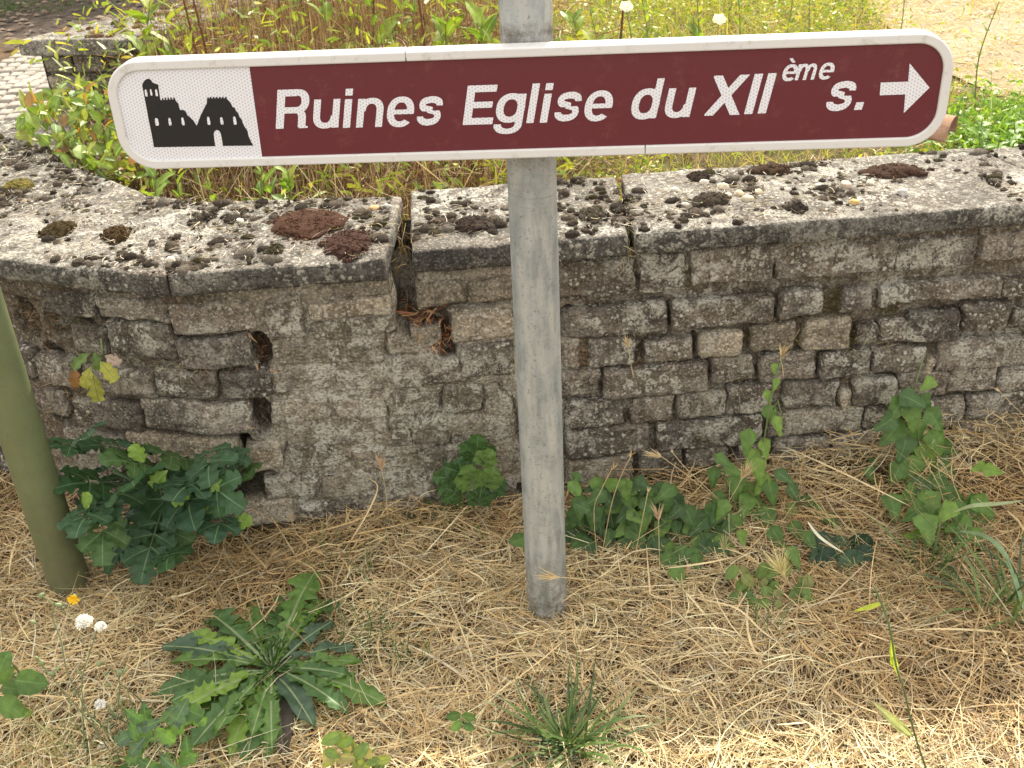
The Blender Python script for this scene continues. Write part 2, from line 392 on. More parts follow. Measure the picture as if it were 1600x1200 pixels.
stones = [  # (xl, xr, ytop, ybottom, material, proud mm) read off the photograph
 # right part
 (874,994,406,462,0,2),(999,1072,397,455,2,3),(1080,1208,388,440,0,2),(1213,1398,380,430,0,2),(1405,1526,370,420,2,3),(1534,1640,360,404,0,2),
 (876,1045,477,521,0,10),(1048,1213,468,508,0,10),(1217,1286,452,493,2,12),(1313,1362,452,487,2,8),(1405,1560,436,467,0,8),(1564,1650,434,462,0,10),(1376,1402,450,480,2,2),
 (877,907,525,576,0,5),(920,994,527,572,2,9),(1007,1084,530,564,0,9),(1090,1159,518,556,1,12),(1172,1241,506,546,1,13),(1254,1329,498,545,1,12),(1336,1371,508,536,0,9),(1374,1413,500,533,0,9),(1416,1493,486,528,2,12),(1503,1578,474,515,0,8),(1583,1650,478,508,0,3),
 (880,937,579,617,0,6),(941,1107,571,617,0,8),(1110,1178,558,599,0,7),(1187,1274,550,592,0,8),(1282,1360,547,586,0,9),(1363,1443,543,581,0,8),(1446,1463,560,587,1,5),(1466,1640,528,572,0,6),
 (886,976,624,666,0,6),(986,1055,620,660,0,5),(1058,1134,612,654,0,5),(1137,1207,600,647,0,6),(1225,1308,595,635,0,5),(1311,1330,606,643,1,6),(1333,1399,592,632,0,9),(1402,1480,580,620,0,5),(1484,1556,574,612,0,4),(1560,1640,570,610,0,4),
 (884,1014,668,711,0,7),(1026,1190,657,697,2,8),(1200,1346,640,680,0,5),(1350,1382,636,668,0,3),(1440,1506,622,664,0,4),(1512,1640,615,652,0,5),
 (888,991,714,753,1,8),(998,1065,705,743,0,6),(1072,1138,700,738,0,6),(1150,1200,692,730,0,5),(1206,1296,686,728,0,5),(1300,1400,676,712,0,4),(1495,1640,656,700,0,5),
 (895,985,758,800,0,5),(990,1080,750,790,0,5),(1085,1180,742,785,0,5),(1185,1290,735,775,0,4),(1295,1420,720,760,0,4),(1425,1600,705,745,0,4),
 # middle, mortar nearly flush
 (414,478,462,528,0,5),(483,616,466,496,1,7),(486,610,500,530,0,2),(650,727,438,474,1,11),(730,803,436,472,1,9),(706,804,486,529,1,9),(638,690,512,556,0,-4),
 (425,510,535,570,2,1),(515,598,533,566,0,1),(716,804,536,590,0,6),(610,720,562,602,0,6),(430,520,577,612,2,1),(525,600,576,610,0,1),(612,686,614,648,0,2),(692,756,608,644,1,2),(761,803,606,648,0,2),
 (426,515,625,660,2,2),(520,603,622,652,0,2),(610,700,656,692,0,2),(705,806,652,690,1,3),(384,444,694,733,1,8),(450,548,692,730,0,2),(553,655,698,732,0,1),(660,748,698,738,0,2),(752,806,700,742,1,4),
 (413,498,742,778,0,8),(503,590,738,772,0,3),(596,680,742,778,0,3),(686,745,746,782,0,3),(752,810,752,790,2,6),
 (380,462,778,815,1,14),(468,560,782,815,0,5),(566,660,786,818,0,5),(666,760,792,822,2,4),
 # left part
 (62,150,458,494,2,3),(154,262,466,500,0,3),(268,398,472,520,0,3),(170,272,508,560,0,5),(278,394,527,574,2,9),(115,165,515,552,0,4),
 (150,240,578,618,0,6),(246,340,580,624,0,7),(347,428,578,620,2,11),(228,392,630,676,0,8),(120,222,628,668,0,6),(60,112,560,600,0,5),(205,378,684,724,1,9),(108,200,676,712,0,6),(40,100,606,640,0,4),(0,50,540,580,0,4)]
def stone_mesh(s0, s1, z0, z1, proud, seed, mat, parent, base, depth=.05, wf=wall_pt):
    flat = proud < .0036
    a, c = s1-s0, z1-z0
    k = rng.uniform(-.004, .004, (2, 2)); k2 = rng.uniform(-.004, .004, (2, 2))
    tilt = rng.uniform(-.003, .003, 2)
    def fm(p):
        u = p[:, 0]/a; w = p[:, 2]/c; v = p[:, 1]
        ds = (1-u)*((1-w)*k[0, 0]+w*k[0, 1])+u*((1-w)*k[1, 0]+w*k[1, 1])
        dz = (1-u)*((1-w)*k2[0, 0]+w*k2[0, 1])+u*((1-w)*k2[1, 0]+w*k2[1, 1])
        ss = s0+p[:, 0]+ds; zz = z0+p[:, 2]+dz
        q = np.stack([ss, zz, ss*0+seed], -1)
        ss = ss+.0045*vn(q, 26, 41)+.0018*vn(q, 80, 44); zz = zz+.0045*vn(q, 26, 42)+.0018*vn(q, 80, 45)
        out = proud-v+tilt[0]*(u-.5)*2+tilt[1]*(w-.5)*2
        if flat and wf is wall_pt: out = out-crack_depth(ss, zz, .008, .0008, .003)*(v < .01)
        return wf(ss, zz, out)
    W, F = block((a, depth, c), (.0026, .025, .0026) if flat and wf is wall_pt else (.006, .018, .006), .0045 if flat else .0085, fm, lambda w: (.0013 if flat else .0026)*fbm(w*[1, 1, 1.7], 38, 4, seed))
    return mesh('stone', W-base, F, mat, parent)
smats = [M_stone, M_stone2, M_stone3, M_render]
for n_, (xl, xr, yt, yb, mi, pr) in enumerate(stones):
    xm = (xl+xr)/2; ym = (yt+yb)/2
    s0 = hit(xl, ym)[0]; s1 = hit(xr, ym)[0]; z1 = hit(xm, yt)[1]; z0 = hit(xm, yb)[1]
    z1 = min(z1, WTOP-.002)
    stone_mesh(s0, s1, z0, z1, pr/1000, n_, smats[3 if (pr <= 3 and 420 < xm < 810) else mi], wall, WB)
# continuation of the wall outside the picture, course by course
for row in range(8):
    z0 = .005+row*.072; s = hit(1650, 560)[0]+.01*row
    while s < WS[-1]-.1:
        w = rng.uniform(.09, .2); stone_mesh(s, min(s+w, WS[-1]-.02), z0, z0+.058, .006, 300+row*7, smats[int(rng.integers(0, 3))], wall, WB); s += w+.014
    s = .03
    while s < hit(8, 560)[0]-.12:
        w = rng.uniform(.1, .18); stone_mesh(s, s+w, z0, z0+.058, .006, 400+row*7, smats[int(rng.integers(0, 3))], wall, WB); s += w+.014

# coping slabs
def slab(outer, inner, seed, parent=wall, base=WB, top=TOP, th=CT, mat=M_coping, dz=(0, 0), name='coping_slab'):
    outer = np.array(outer, float); inner = np.array(inner, float)
    def par(P):
        d = np.concatenate([[0], np.cumsum(np.linalg.norm(np.diff(P, axis=0), axis=1))]); return d/d[-1], d[-1]
    to, Lo = par(outer); ti, Li = par(inner); L = (Lo+Li)/2; Wd = np.linalg.norm(outer.mean(0)-inner.mean(0))
    def fm(p):
        u = np.clip(p[:, 0]/L, 0, 1); v = p[:, 1]/Wd
        a = np.stack([np.interp(u, to, outer[:, 0]), np.interp(u, to, outer[:, 1])], -1)
        b = np.stack([np.interp(u, ti, inner[:, 0]), np.interp(u, ti, inner[:, 1])], -1)
        xy = a+(b-a)*v[:, None]
        return np.c_[xy, top-th+p[:, 2]+lerp(dz[0], dz[1], u)]
    def dsp(w):
        chip = np.maximum(0, vn(w, 24, seed+3)-.25)*.012
        return .0016*fbm(w, 60, 4, seed)+.0018*vn(w, 9, seed+1)-chip*(np.abs(w[:, 2]-(top-.004)) < .012)
    W, F = block((L, Wd, th), (.009, .012, .009), .006, fm, dsp)
    o = mesh(name, W-base, F, mat, parent); o.data.materials.append(M_crust)
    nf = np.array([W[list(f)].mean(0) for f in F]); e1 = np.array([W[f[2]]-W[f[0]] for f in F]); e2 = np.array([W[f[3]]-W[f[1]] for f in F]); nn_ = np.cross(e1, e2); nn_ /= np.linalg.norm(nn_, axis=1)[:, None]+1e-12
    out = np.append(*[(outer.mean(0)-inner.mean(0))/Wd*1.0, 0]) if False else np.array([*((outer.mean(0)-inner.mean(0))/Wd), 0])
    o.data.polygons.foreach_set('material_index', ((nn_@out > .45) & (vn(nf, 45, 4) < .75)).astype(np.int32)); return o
slab([(1.175, 1.999), (2.4, 2.075)], [(1.065, 2.341), (2.4, 2.42)], 1, dz=(-.004, 0))
slab([(.25, 1.942), (.668, 1.966), (1.168, 1.998)], [(.262, 2.283), (.66, 2.31), (1.058, 2.340)], 2)
slab([(-.178, 1.908), (.238, 1.944)], [(-.198, 2.248), (.25, 2.283)], 3, dz=(.0, -.003))
slab([(-.630, 1.857), (-.227, 1.883)], [(-.601, 2.243), (-.214, 2.218)], 4)
slab([(-1.15, 2.07), (-.984, 1.977), (-.801, 1.910), (-.634, 1.857)], [(-.944, 2.461), (-.787, 2.32), (-.688, 2.259), (-.606, 2.243)], 5, dz=(.0, -.002))
slab([(-1.60, 2.95), (-1.54, 2.62), (-1.44, 2.38), (-1.31, 2.2), (-1.155, 2.073)], [(-1.32, 2.96), (-1.207, 2.757), (-1.1, 2.62), (-1.02, 2.53), (-.948, 2.465)], 6)

# ------------------------------------------------------------------ direction sign on its galvanised post
POSTC = np.array([.046, 1.588, 0.0]); SYAW = R_(3.6)
SO = np.array([.045, 1.513, 0.0]); Sx = np.array([math.cos(SYAW), -math.sin(SYAW), 0]); Sn = np.array([-math.sin(SYAW), -math.cos(SYAW), 0])
def sgn(x, y):
    d = ray(x, y); t = ((SO-CAM)@Sn)/(d@Sn); w = CAM+d*t; return float((w-SO)@Sx), float(w[2])
def sw(s, z, out=0.0):
    s = np.asarray(s, float); z = np.asarray(z, float)
    return SO + s[..., None]*Sx + z[..., None]*np.array([0, 0, 1.]) + np.asarray(out, float)[..., None]*Sn
sign = empty('direction_sign', 'long brown-red and white direction sign with church ruins pictogram on round galvanised post', 'sign', POSTC)
def zinc():
    m, nt, b = newmat('galvanised_steel'); p = pos(nt)
    st = nd(nt, 'Mapping', {'Vector': p, 'Scale': (1, 1, .18)}).outputs[0]
    c = mix(nt, ramp(nt, noise(nt, p, 28, 4, .6), [(.35, 0.), (.65, 1.)]), (.225, .25, .25), (.34, .365, .36))
    c = mix(nt, ramp(nt, noise(nt, st, 60, 5, .6), [(.42, 0.), (.62, .9)]), c, (.42, .43, .41))
    c = mix(nt, ramp(nt, noise(nt, p, 170, 3, .8), [(.58, 0.), (.68, .75)]), c, (.13, .127, .12))
    c = mix(nt, ramp(nt, noise(nt, p, 420, 2, .8), [(.68, 0.), (.74, .8)]), c, (.5, .5, .48))
    # grime above and below the sign
    z = nd(nt, 'SeparateXYZ', {0: p}).outputs[2]
    g = ramp(nt, z, [(0.0, 0.)]) if False else None
    def bandm(zc, wd):
        return math_(nt, 'SUBTRACT', 1.0, math_(nt, 'DIVIDE', math_(nt, 'ABSOLUTE', math_(nt, 'SUBTRACT', z, zc)), wd), True)
    gm = math_(nt, 'MAXIMUM', bandm(1.100, .022), math_(nt, 'MULTIPLY', bandm(.925, .035), .6))
    gm = math_(nt, 'MAXIMUM', gm, math_(nt, 'MULTIPLY', bandm(.0, .16), 1.6))
    gm = math_(nt, 'MULTIPLY', gm, ramp(nt, noise(nt, p, 75, 5, .75), [(.38, 0.), (.62, 1.)]))
    c = mix(nt, gm, c, (.13, .12, .095))
    sc = nd(nt, 'Mapping', {'Vector': p, 'Scale': (.2, .2, 5)}).outputs[0]
    scm = math_(nt, 'MULTIPLY', bandm(.86, .03), ramp(nt, noise(nt, sc, 60, 2), [(.56, 0.), (.62, .7)]))
    c = mix(nt, scm, c, (.25, .25, .24))
    nt.links.new(c, b.inputs['Base Color'])
    b.inputs['Metallic'].default_value = .25
    nt.links.new(ramp(nt, noise(nt, p, 40, 3), [(.3, .42), (.7, .6)]), b.inputs['Roughness'])
    bump(nt, b, noise(nt, p, 120, 4, .6), .5, .0012)
    return m
M_zinc = zinc()
def cyl(name, r, z0, z1, n, mat, parent, base, cx, cy, wall_t=.003, dents=0.0):
    th = np.arange(n)/n*2*math.pi; zs = np.linspace(z0, z1, 60)
    V = []; 
    for z in zs:
        rr = r+dents*vn(np.stack([np.cos(th)*2, np.sin(th)*2, th*0+z*6], -1), 1, 2)
        V.append(np.stack([cx+rr*np.cos(th), cy+rr*np.sin(th), th*0+z], -1))
    V = np.concatenate(V); m = len(zs)
    F = [(i*n+j, i*n+(j+1) % n, (i+1)*n+(j+1) % n, (i+1)*n+j) for i in range(m-1) for j in range(n)]
    F.append(tuple((m-1)*n+j for j in range(n)))
    return mesh(name, V-base, F, mat, parent)
cyl('post', .0378, -.15, 2.35, 48, M_zinc, sign, POSTC, POSTC[0], POSTC[1], dents=.0004)

def enamel(name, colr, rough=.35, hexa=0.0, dirt=.35, grime=(.35, .33, .26)):
    m, nt, b = newmat(name); p = pos(nt)
    c = mix(nt, 0.0, colr, colr)
    if hexa:   # printed cells of the reflective film
        u = nd(nt, 'VectorMath', {0: p, 1: tuple(Sx)}, operation='DOT_PRODUCT').outputs['Value']
        z = nd(nt, 'SeparateXYZ', {0: p}).outputs[2]
        k = 2*math.pi/.0042; s_ = None
        for a in (0, 60, 120):
            t = math_(nt, 'ADD', math_(nt, 'MULTIPLY', u, k*math.cos(R_(a))), math_(nt, 'MULTIPLY', z, k*math.sin(R_(a))))
            w = math_(nt, 'COSINE', t); s_ = w if s_ is None else math_(nt, 'ADD', s_, w)
        c = mix(nt, math_(nt, 'MULTIPLY', ramp(nt, math_(nt, 'DIVIDE', math_(nt, 'ADD', s_, 1.5), 4.5), [(.36, 0.), (.62, 1.)]), hexa), c, (.40, .45, .58))
    d = math_(nt, 'MULTIPLY', ramp(nt, noise(nt, p, 38, 6, .75), [(.55, 0.), (.75, 1.)]), dirt)
    c = mix(nt, d, c, grime)
    d2 = ramp(nt, noise(nt, p, 240, 3, .8), [(.67, 0.), (.73, .55)])
    c = mix(nt, math_(nt, 'MULTIPLY', d2, dirt*1.2, True), c, grime)
    nt.links.new(c, b.inputs['Base Color']); b.inputs['Roughness'].default_value = rough
    bump(nt, b, noise(nt, p, 14, 2), .08, .002)
    return m
M_red = enamel('brown_red_film', (.112, .017, .025), .38, 0, .30, (.24, .11, .10))
M_white = enamel('white_reflective_film', (.72, .72, .74), .42, .75, .22)
M_black = enamel('black_film', (.006, .006, .006), .5, 0, .06, (.12, .11, .10))
M_frame = enamel('white_painted_aluminium', (.62, .62, .61), .35, 0, .75, (.30, .30, .22))

# outline of the sign in its own plane
sl = sgn(172, 150)[0]-.004; sr = sgn(1497, 112)[0]-.006
zt = (sgn(260, 86)[1]+sgn(1400, 56)[1]+sgn(832, 73)[1])/3-.002; zb = (sgn(260, 259)[1]+sgn(1400, 234)[1]+sgn(832, 250)[1])/3
print('SIGN', sl, sr, zt, zb)
def rrect(x0, x1, z0, z1, r, n=14):
    pts = []
    for cx, cz, a0 in ((x1-r, z0+r, -90), (x1-r, z1-r, 0), (x0+r, z1-r, 90), (x0+r, z0+r, 180)):
        for k in range(n+1):
            a = R_(a0+90*k/n); pts.append((cx+r*math.cos(a), cz+r*math.sin(a)))
    return np.array(pts)
FW = .0135; FD = .028
# profile of the frame section: (inset from outer edge, out of the plane)
prof = [(.0, -FD), (.0, -.0025), (.0008, -.0008), (.0022, 0.), (FW-.002, 0.), (FW-.0006, -.0007), (FW, -.002), (FW, -.009), (FW-.003, -.009), (FW-.003, -FD)]
def frame_piece(name, ring_idx):
    V = []; F = []; k = len(prof)
    for (o, out) in prof:
        rr = rrect(sl+o, sr-o, zb+o, zt-o, max(.052-o, .004))
        V.append(rr)
    n = len(V[0]); pts = []
    for q in ring_idx:
        i0 = int(math.floor(q)) % n; t = q-math.floor(q); i1 = (i0+1) % n
        for j, (o, out) in enumerate(prof):
            p = V[j][i0]*(1-t)+V[j][i1]*t; pts.append(sw(p[0], p[1], out))
    m = len(ring_idx)
    for a in range(m-1):
        for j in range(k-1): F.append((a*k+j, (a+1)*k+j, (a+1)*k+j+1, a*k+j+1))
    F.append(tuple(range(k))); F.append(tuple((m-1)*k+j for j in range(k))[::-1])
    o = mesh(name, np.array(pts)-POSTC, F, M_frame, panel, smooth=False)
    return o
inset = rrect(sl+FW-.004, sr-FW+.004, zb+FW-.004, zt-FW+.004, .040)
n = len(inset); Vp = np.concatenate([sw(inset[:, 0], inset[:, 1], np.full(n, -.004)), sw(inset[:, 0], inset[:, 1], np.full(n, -.007))])
Fp = [tuple(range(n)), tuple(range(n, 2*n))[::-1]]+[(i, n+i, n+(i+1) % n, (i+1) % n) for i in range(n)]
panel = mesh('sign_panel', Vp-POSTC, Fp, M_red, sign, smooth=False)
nn = 60
# straight bottom edge runs from index 59 (lower left end) to 60=0 (lower right start); top edge from 29 to 30
js = (sgn(1008, 240)[0]-(sl+.052))/((sr-.052)-(sl+.052)); jt = ((sr-.052)-sgn(633, 82)[0])/((sr-.052)-(sl+.052))
g_ = .0009/((sr-sl)-.104)
frame_piece('frame', [-1+js+g_]+list(range(0, 30))+[29+jt-g_])
frame_piece('frame', [29+jt+g_]+list(range(30, 60))+[59+js-g_])
# white field at left
xt = sgn(387.5, 98)[0]; xb = sgn(408, 243)[0]
fld = [p for p in inset if p[0] < (xt+xb)/2]
fld = sorted(fld, key=lambda p: math.atan2(p[1]-(zt+zb)/2, p[0]-(sl+.2)))
li = [p for p in rrect(sl+FW-.004, sr-FW+.004, zb+FW-.004, zt-FW+.004, .040)][30:60]
poly = [(xb, zb+FW-.004), (xt, zt-FW+.004)]+[tuple(p) for p in li]
V2 = np.array(poly); mesh('pictogram_field', sw(V2[:, 0], V2[:, 1], np.full(len(V2), -.0036))-POSTC, [tuple(range(len(V2)))], M_white, panel, smooth=False)
def tri_poly(pts):
    from mathutils.geometry import tessellate_polygon
    vs = [[Vector((float(a), float(b), 0)) for a, b in l] for l in pts]
    flat = [p for l in pts for p in l]
    return np.array(flat), [tuple(t) for t in tessellate_polygon(vs)]
pic = [(305,370),(309,357),(315,345),(328,330),(345,320),(358,320),(375,331),(385,350),(404,357),(430,366),(433,395),(440,440),(446,480),(452,488),(460,488),(459,472),(469,470),(473,486),(481,486),(481,468),(491,468),(495,486),(503,486),(502,467),(513,467),(517,484),(526,484),(524,466),(534,466),(539,482),(548,482),(547,466),(557,466),(563,480),(570,496),(588,515),(594,545),(604,566),(622,562),(640,572),(652,588),(658,606),(680,622),(703,645),(718,665),(732,690),(748,645),(765,600),(780,572),(795,540),(810,515),(812,490),(815,465),(823,464),(826,474),(834,474),(836,462),(846,462),(849,474),(857,474),(859,462),(869,462),(872,474),(881,474),(883,462),(893,461),(896,473),(905,473),(907,461),(917,461),(920,473),(929,473),(931,461),(941,461),(944,473),(952,472),(955,461),(965,463),(968,478),(985,495),(1000,515),(1012,540),(1030,550),(1042,575),(1056,590),(1066,620),(1082,635),(1092,668),(1110,700),(1130,730),(1136,765),(1150,795),(1160,820),(1176,843),(936,846),(930,800),(920,750),(908,728),(890,720),(872,728),(865,748),(868,790),(878,848),(397,856),(380,760),(355,640),(335,530),(318,440)]
pp = [sgn(160+a/5, 60+b/5) for a, b in pic]
fl_, tr = tri_poly([pp])
mesh('ruins_pictogram', sw(fl_[:, 0], fl_[:, 1], np.full(len(fl_), -.0032))-POSTC, tr, M_black, panel, smooth=False)
for (a, b, w, h) in [(337, 430, 15, 56), (376, 425, 11, 52), (418, 428, 14, 56), (421, 656, 23, 60), (523, 654, 16, 62), (625, 652, 17, 62), (826, 648, 18, 64), (929, 648, 18, 58), (1031, 646, 19, 64)]:
    q = [(a-w/2-5, b-h/2+h*.15), (a-w/2+2, b-h/2), (a+w/2-5, b-h/2+h*.1), (a+w/2+4, b+h*.2), (a+w/2+4, b+h/2), (a-w/2+3, b+h/2), (a-w/2-2, b+h*.2)]
    q = np.array([sgn(160+x/5, 60+y/5) for x, y in q])
    mesh('pictogram_window', sw(q[:, 0], q[:, 1], np.full(len(q), -.0029))-POSTC, [tuple(range(len(q)))], M_white, panel, smooth=False)

# lettering: bold sloped grotesque built from implicit shapes and contoured
def box(x, y, x0, y0, x1, y1): return np.minimum(np.minimum(x-x0, x1-x), np.minimum(y-y0, y1-y))
def ell(x, y, cx, cy, rx, ry, n=2.25): return (1-(np.abs((x-cx)/rx)**n+np.abs((y-cy)/ry)**n)**(1/n))*min(rx, ry)
def ring(x, y, cx, cy, rx, ry, ix, iy, n=2.25, dx=0.): return np.minimum(ell(x, y, cx, cy, rx, ry, n), -ell(x, y, cx+dx, cy, ix, iy, n))
mx, mn = np.maximum, np.minimum
def polyl(x, y, P, th):
    d = np.full(x.shape, 9.)
    for (ax, ay), (bx, by) in zip(P[:-1], P[1:]):
        ex, ey = bx-ax, by-ay; t = np.clip(((x-ax)*ex+(y-ay)*ey)/(ex*ex+ey*ey), 0, 1)
        d = mn(d, np.hypot(x-ax-t*ex, y-ay-t*ey))
    return th/2-d
def spl(P, k=8):
    P = np.array([P[0]]+list(P)+[P[-1]], float); out = []
    for i in range(1, len(P)-2):
        for t in np.arange(k)/k:
            a, b, c, d = P[i-1], P[i], P[i+1], P[i+2]
            out.append(.5*((2*b)+(c-a)*t+(2*a-5*b+4*c-d)*t*t+(3*b-a-3*c+d)*t**3))
    out.append(P[-2]); return out
def g_n(x, y): return mx(mx(box(x, y, 0, 0, .135, .53), box(x, y, .375, 0, .51, .31)), mn(ring(x, y, .27, .31, .24, .232, .105, .125), y-.30))
def g_m(x, y):
    a = mx(mn(ring(x, y, .245, .31, .205, .232, .075, .125), y-.30), box(x, y, .315, 0, .45, .31))
    b = mx(mn(mn(ring(x, y, .56, .31, .205, .232, .075, .125), y-.30), x-.38), box(x, y, .63, 0, .765, .31))
    return mx(mx(a, b), box(x, y, 0, 0, .135, .53))
def g_e(x, y):
    r = ring(x, y, .27, .265, .262, .282, .125, .175); r = mn(r, -box(x, y, .27, .155, .7, .228)); r = mx(r, box(x, y, .12, .222, .528, .308))
    return mn(r, -mn(mn(x-.3, .158-y), (x-.40)*.5+(y-.10)))
def g_s(x, y):
    P = spl([(.432, .35), (.41, .43), (.33, .468), (.24, .472), (.13, .445), (.095, .385), (.13, .32), (.25, .285), (.37, .245), (.412, .165), (.37, .09), (.26, .058), (.15, .07), (.085, .12), (.07, .19)])
    r = polyl(x, y, P, .122); r = mn(r, -box(x, y, .28, .2, .7, .372)+0*(r)) if False else r
    r = mn(r, -mn(mn(x-.30, .362-y), y-.27)); r = mn(r, -mn(mn(.2-x, y-.168), .26-y))
    return r
G_ = {
 'n': (g_n, .51), 'u': (lambda x, y: g_n(.51-x, .53-y), .51), 'm': (g_m, .765), 'e': (g_e, .54), 's': (g_s, .5),
 'i': (lambda x, y: mx(box(x, y, 0, 0, .135, .53), box(x, y, 0, .595, .135, .72)), .135),
 'l': (lambda x, y: box(x, y, 0, 0, .135, .72), .135), 'I': (lambda x, y: box(x, y, 0, 0, .15, .72), .15),
 'd': (lambda x, y: mx(box(x, y, .39, 0, .525, .72), ring(x, y, .27, .265, .262, .282, .125, .168)), .525),
 'g': (lambda x, y: mx(mx(mx(box(x, y, .39, -.03, .525, .53), ring(x, y, .27, .275, .262, .27, .125, .158)), mn(ring(x, y, .265, -.02, .26, .185, .125, .085), -.02-y)), mn(box(x, y, .015, -.09, .15, .0), -.045-y)), .525),
 'R': (lambda x, y: mx(mx(mx(box(x, y, 0, 0, .15, .72), box(x, y, 0, .595, .38, .72)), mx(box(x, y, .1, .28, .38, .395), mn(ring(x, y, .37, .50, .23, .22, .085, .105, 2.3), x-.36))),
       mx(box(x, y, .41, .02, .555, .2), mx(mn(ring(x, y, .36, .19, .195, .17, .05, .09, 2.4), mn(x-.34, y-.18)), box(x, y, .425, 0, .60, .035)))), .6),
 'E': (lambda x, y: mx(mx(box(x, y, 0, 0, .15, .72), box(x, y, 0, .595, .54, .72)), mx(box(x, y, 0, .305, .50, .42), box(x, y, 0, 0, .55, .125))), .55),
 'X': (lambda x, y: mn(mx(.078-np.abs((x-.32)-(y-.36)*.74)*.80, .078-np.abs((x-.32)+(y-.36)*.74)*.80), mn(y, .72-y)), .64),
 '.': (lambda x, y: box(x, y, 0, 0, .14, .14), .14),
}
def contour(fn, x0, x1, y0, y1, h):
    nx = int((x1-x0)/h)+2; ny = int((y1-y0)/h)+2
    X, Y = np.meshgrid(x0+np.arange(nx)*h, y0+np.arange(ny)*h); f = fn(X, Y)
    V = []; F = []; vid = {}
    def v(key, p):
        if key not in vid: vid[key] = len(V); V.append(p)
        return vid[key]
    for j in range(ny-1):
        row = f[j:j+2]
        if row.max() <= 0: continue
        i = 0
        while i < nx-1:
            c = [(i, j), (i+1, j), (i+1, j+1), (i, j+1)]; fv = [f[b, a] for a, b in c]
            if max(fv) <= 0: i += 1; continue
            if min(fv) > 0:
                k = i                                   # run of inside cells becomes one strip
                while k < nx-1 and f[j, k+1] > 0 and f[j+1, k+1] > 0: k += 1
                F.append(tuple(v(('n', a, j), (X[j, a], Y[j, a])) for a in (i, k)) + tuple(v(('n', a, j+1), (X[j+1, a], Y[j+1, a])) for a in (k, i)))
                i = k; continue
            poly = []
            for q in range(4):
                a, b = c[q], c[(q+1) % 4]; fa, fb = fv[q], fv[(q+1) % 4]
                if fa > 0: poly.append(v(('n', *a), (X[a[1], a[0]], Y[a[1], a[0]])))
                if (fa > 0) != (fb > 0):
                    t = fa/(fa-fb); e = (min(a, b), max(a, b))
                    poly.append(v(e, (X[a[1], a[0]]*(1-t)+X[b[1], b[0]]*t, Y[a[1], a[0]]*(1-t)+Y[b[1], b[0]]*t)))
            if len(poly) > 2: F.append(tuple(poly))
            i += 1
    return np.array(V), F
capH = .72; SLANT = .20
em = (sgn(455, 141)[1]-sgn(455, 202)[1])/capH
gl = {}
def letter(ch, px, py, scale=1.0, accent=False, wid=1.0):
    key = ch+('`' if accent else '')
    if key not in gl:
        fn = G_[ch][0]
        if accent:
            f0 = fn; fn = lambda x, y: mx(f0(x, y), mn(mn(y-.60, .745-y), .062-np.abs(x-.23+(y-.67)*1.0)))
        gl[key] = contour(fn, -.02, .82, -.26, .78, .0125)
    V, F = gl[key]; s0, z0 = sgn(px, py)
    x = V[:, 0]*wid+V[:, 1]*SLANT; P = sw(s0+x*em*scale, z0+V[:, 1]*em*scale, np.full(len(V), -.0033))
    o = mesh('letter', P-POSTC, F, M_white, panel, smooth=False); return o
row = [('R', 430, 202.5), ('u', 487.5, 201.5), ('i', 535, 201), ('n', 555.5, 200.5), ('e', 601.5, 199), ('s', 648.5, 197.5),
       ('E', 722.5, 196.5), ('g', 771, 194), ('l', 822, 193.5), ('i', 843, 193), ('s', 863, 191), ('e', 909, 190),
       ('d', 982, 187), ('u', 1035.5, 185), ('X', 1102.5, 182), ('I', 1163, 179.5), ('I', 1184, 178.5), ('s', 1287, 175), ('.', 1335, 173)]
for ch, x, y in row: letter(ch, x, y, wid=.95 if ch in 'uneds' else .90 if ch == 'X' else 1.0)
for ch, x, y, ac in (('e', 1220, 127.5, True), ('m', 1242, 126.5, False), ('e', 1277, 125, False)): letter(ch, x, y, .53, ac, .92 if ch != 'm' else .84)
ar = [(1375.5, 150), (1375.5+1.5, 130), (1420, 128.5), (1422.5, 100), (1453.5, 138), (1413, 178), (1415.5, 148.5)]
ap = [sgn(*q) for q in ar]; fa_, ta = tri_poly([ap])
mesh('arrow', sw(fa_[:, 0], fa_[:, 1], np.full(len(fa_), -.0033))-POSTC, ta, M_white, panel, smooth=False)
# rail and clamp that hold the panel on the post
zc = (zt+zb)/2
for dz_ in (-.045, .045):
    mb = MB(); th = np.linspace(0, 2*math.pi, 33)
    ringp = np.stack([POSTC[0]+.0405*np.cos(th), POSTC[1]+.0405*np.sin(th), th*0+zc+dz_], -1)
    mb.tube(ringp, .004, 6, (.45, .45, .44)); mb.build('clamp', M_zinc, sign, True, POSTC)

# green painted post at left
gpc = np.array([-.928, 1.745, 0.0])
def gpaint():
    m, nt, b = newmat('green_paint'); p = pos(nt)
    c = mix(nt, ramp(nt, noise(nt, p, 9, 4), [(.3, 0.), (.7, 1.)]), (.10, .122, .056), (.135, .158, .075))
    c = mix(nt, ramp(nt, noise(nt, p, 55, 5, .7), [(.5, 0.), (.75, .5)]), c, (.085, .08, .05))
    z = nd(nt, 'SeparateXYZ', {0: p}).outputs[2]
    low = math_(nt, 'SUBTRACT', 1.0, math_(nt, 'DIVIDE', z, .35), True)
    c = mix(nt, math_(nt, 'MULTIPLY', low, ramp(nt, noise(nt, p, 30, 5, .7), [(.35, .1), (.7, .8)])), c, (.10, .085, .055))
    c = mix(nt, ramp(nt, noise(nt, p, 330, 2, .8), [(.69, 0.), (.74, .7)]), c, (.35, .35, .28))
    nt.links.new(c, b.inputs['Base Color']); b.inputs['Roughness'].default_value = .42
    bump(nt, b, noise(nt, p, 90, 3), .25, .001); return m
gp = cyl('green_post', .0405, -.12, 2.4, 40, gpaint(), None, gpc, gpc[0], gpc[1], dents=.0003); gp.location = gpc.tolist()
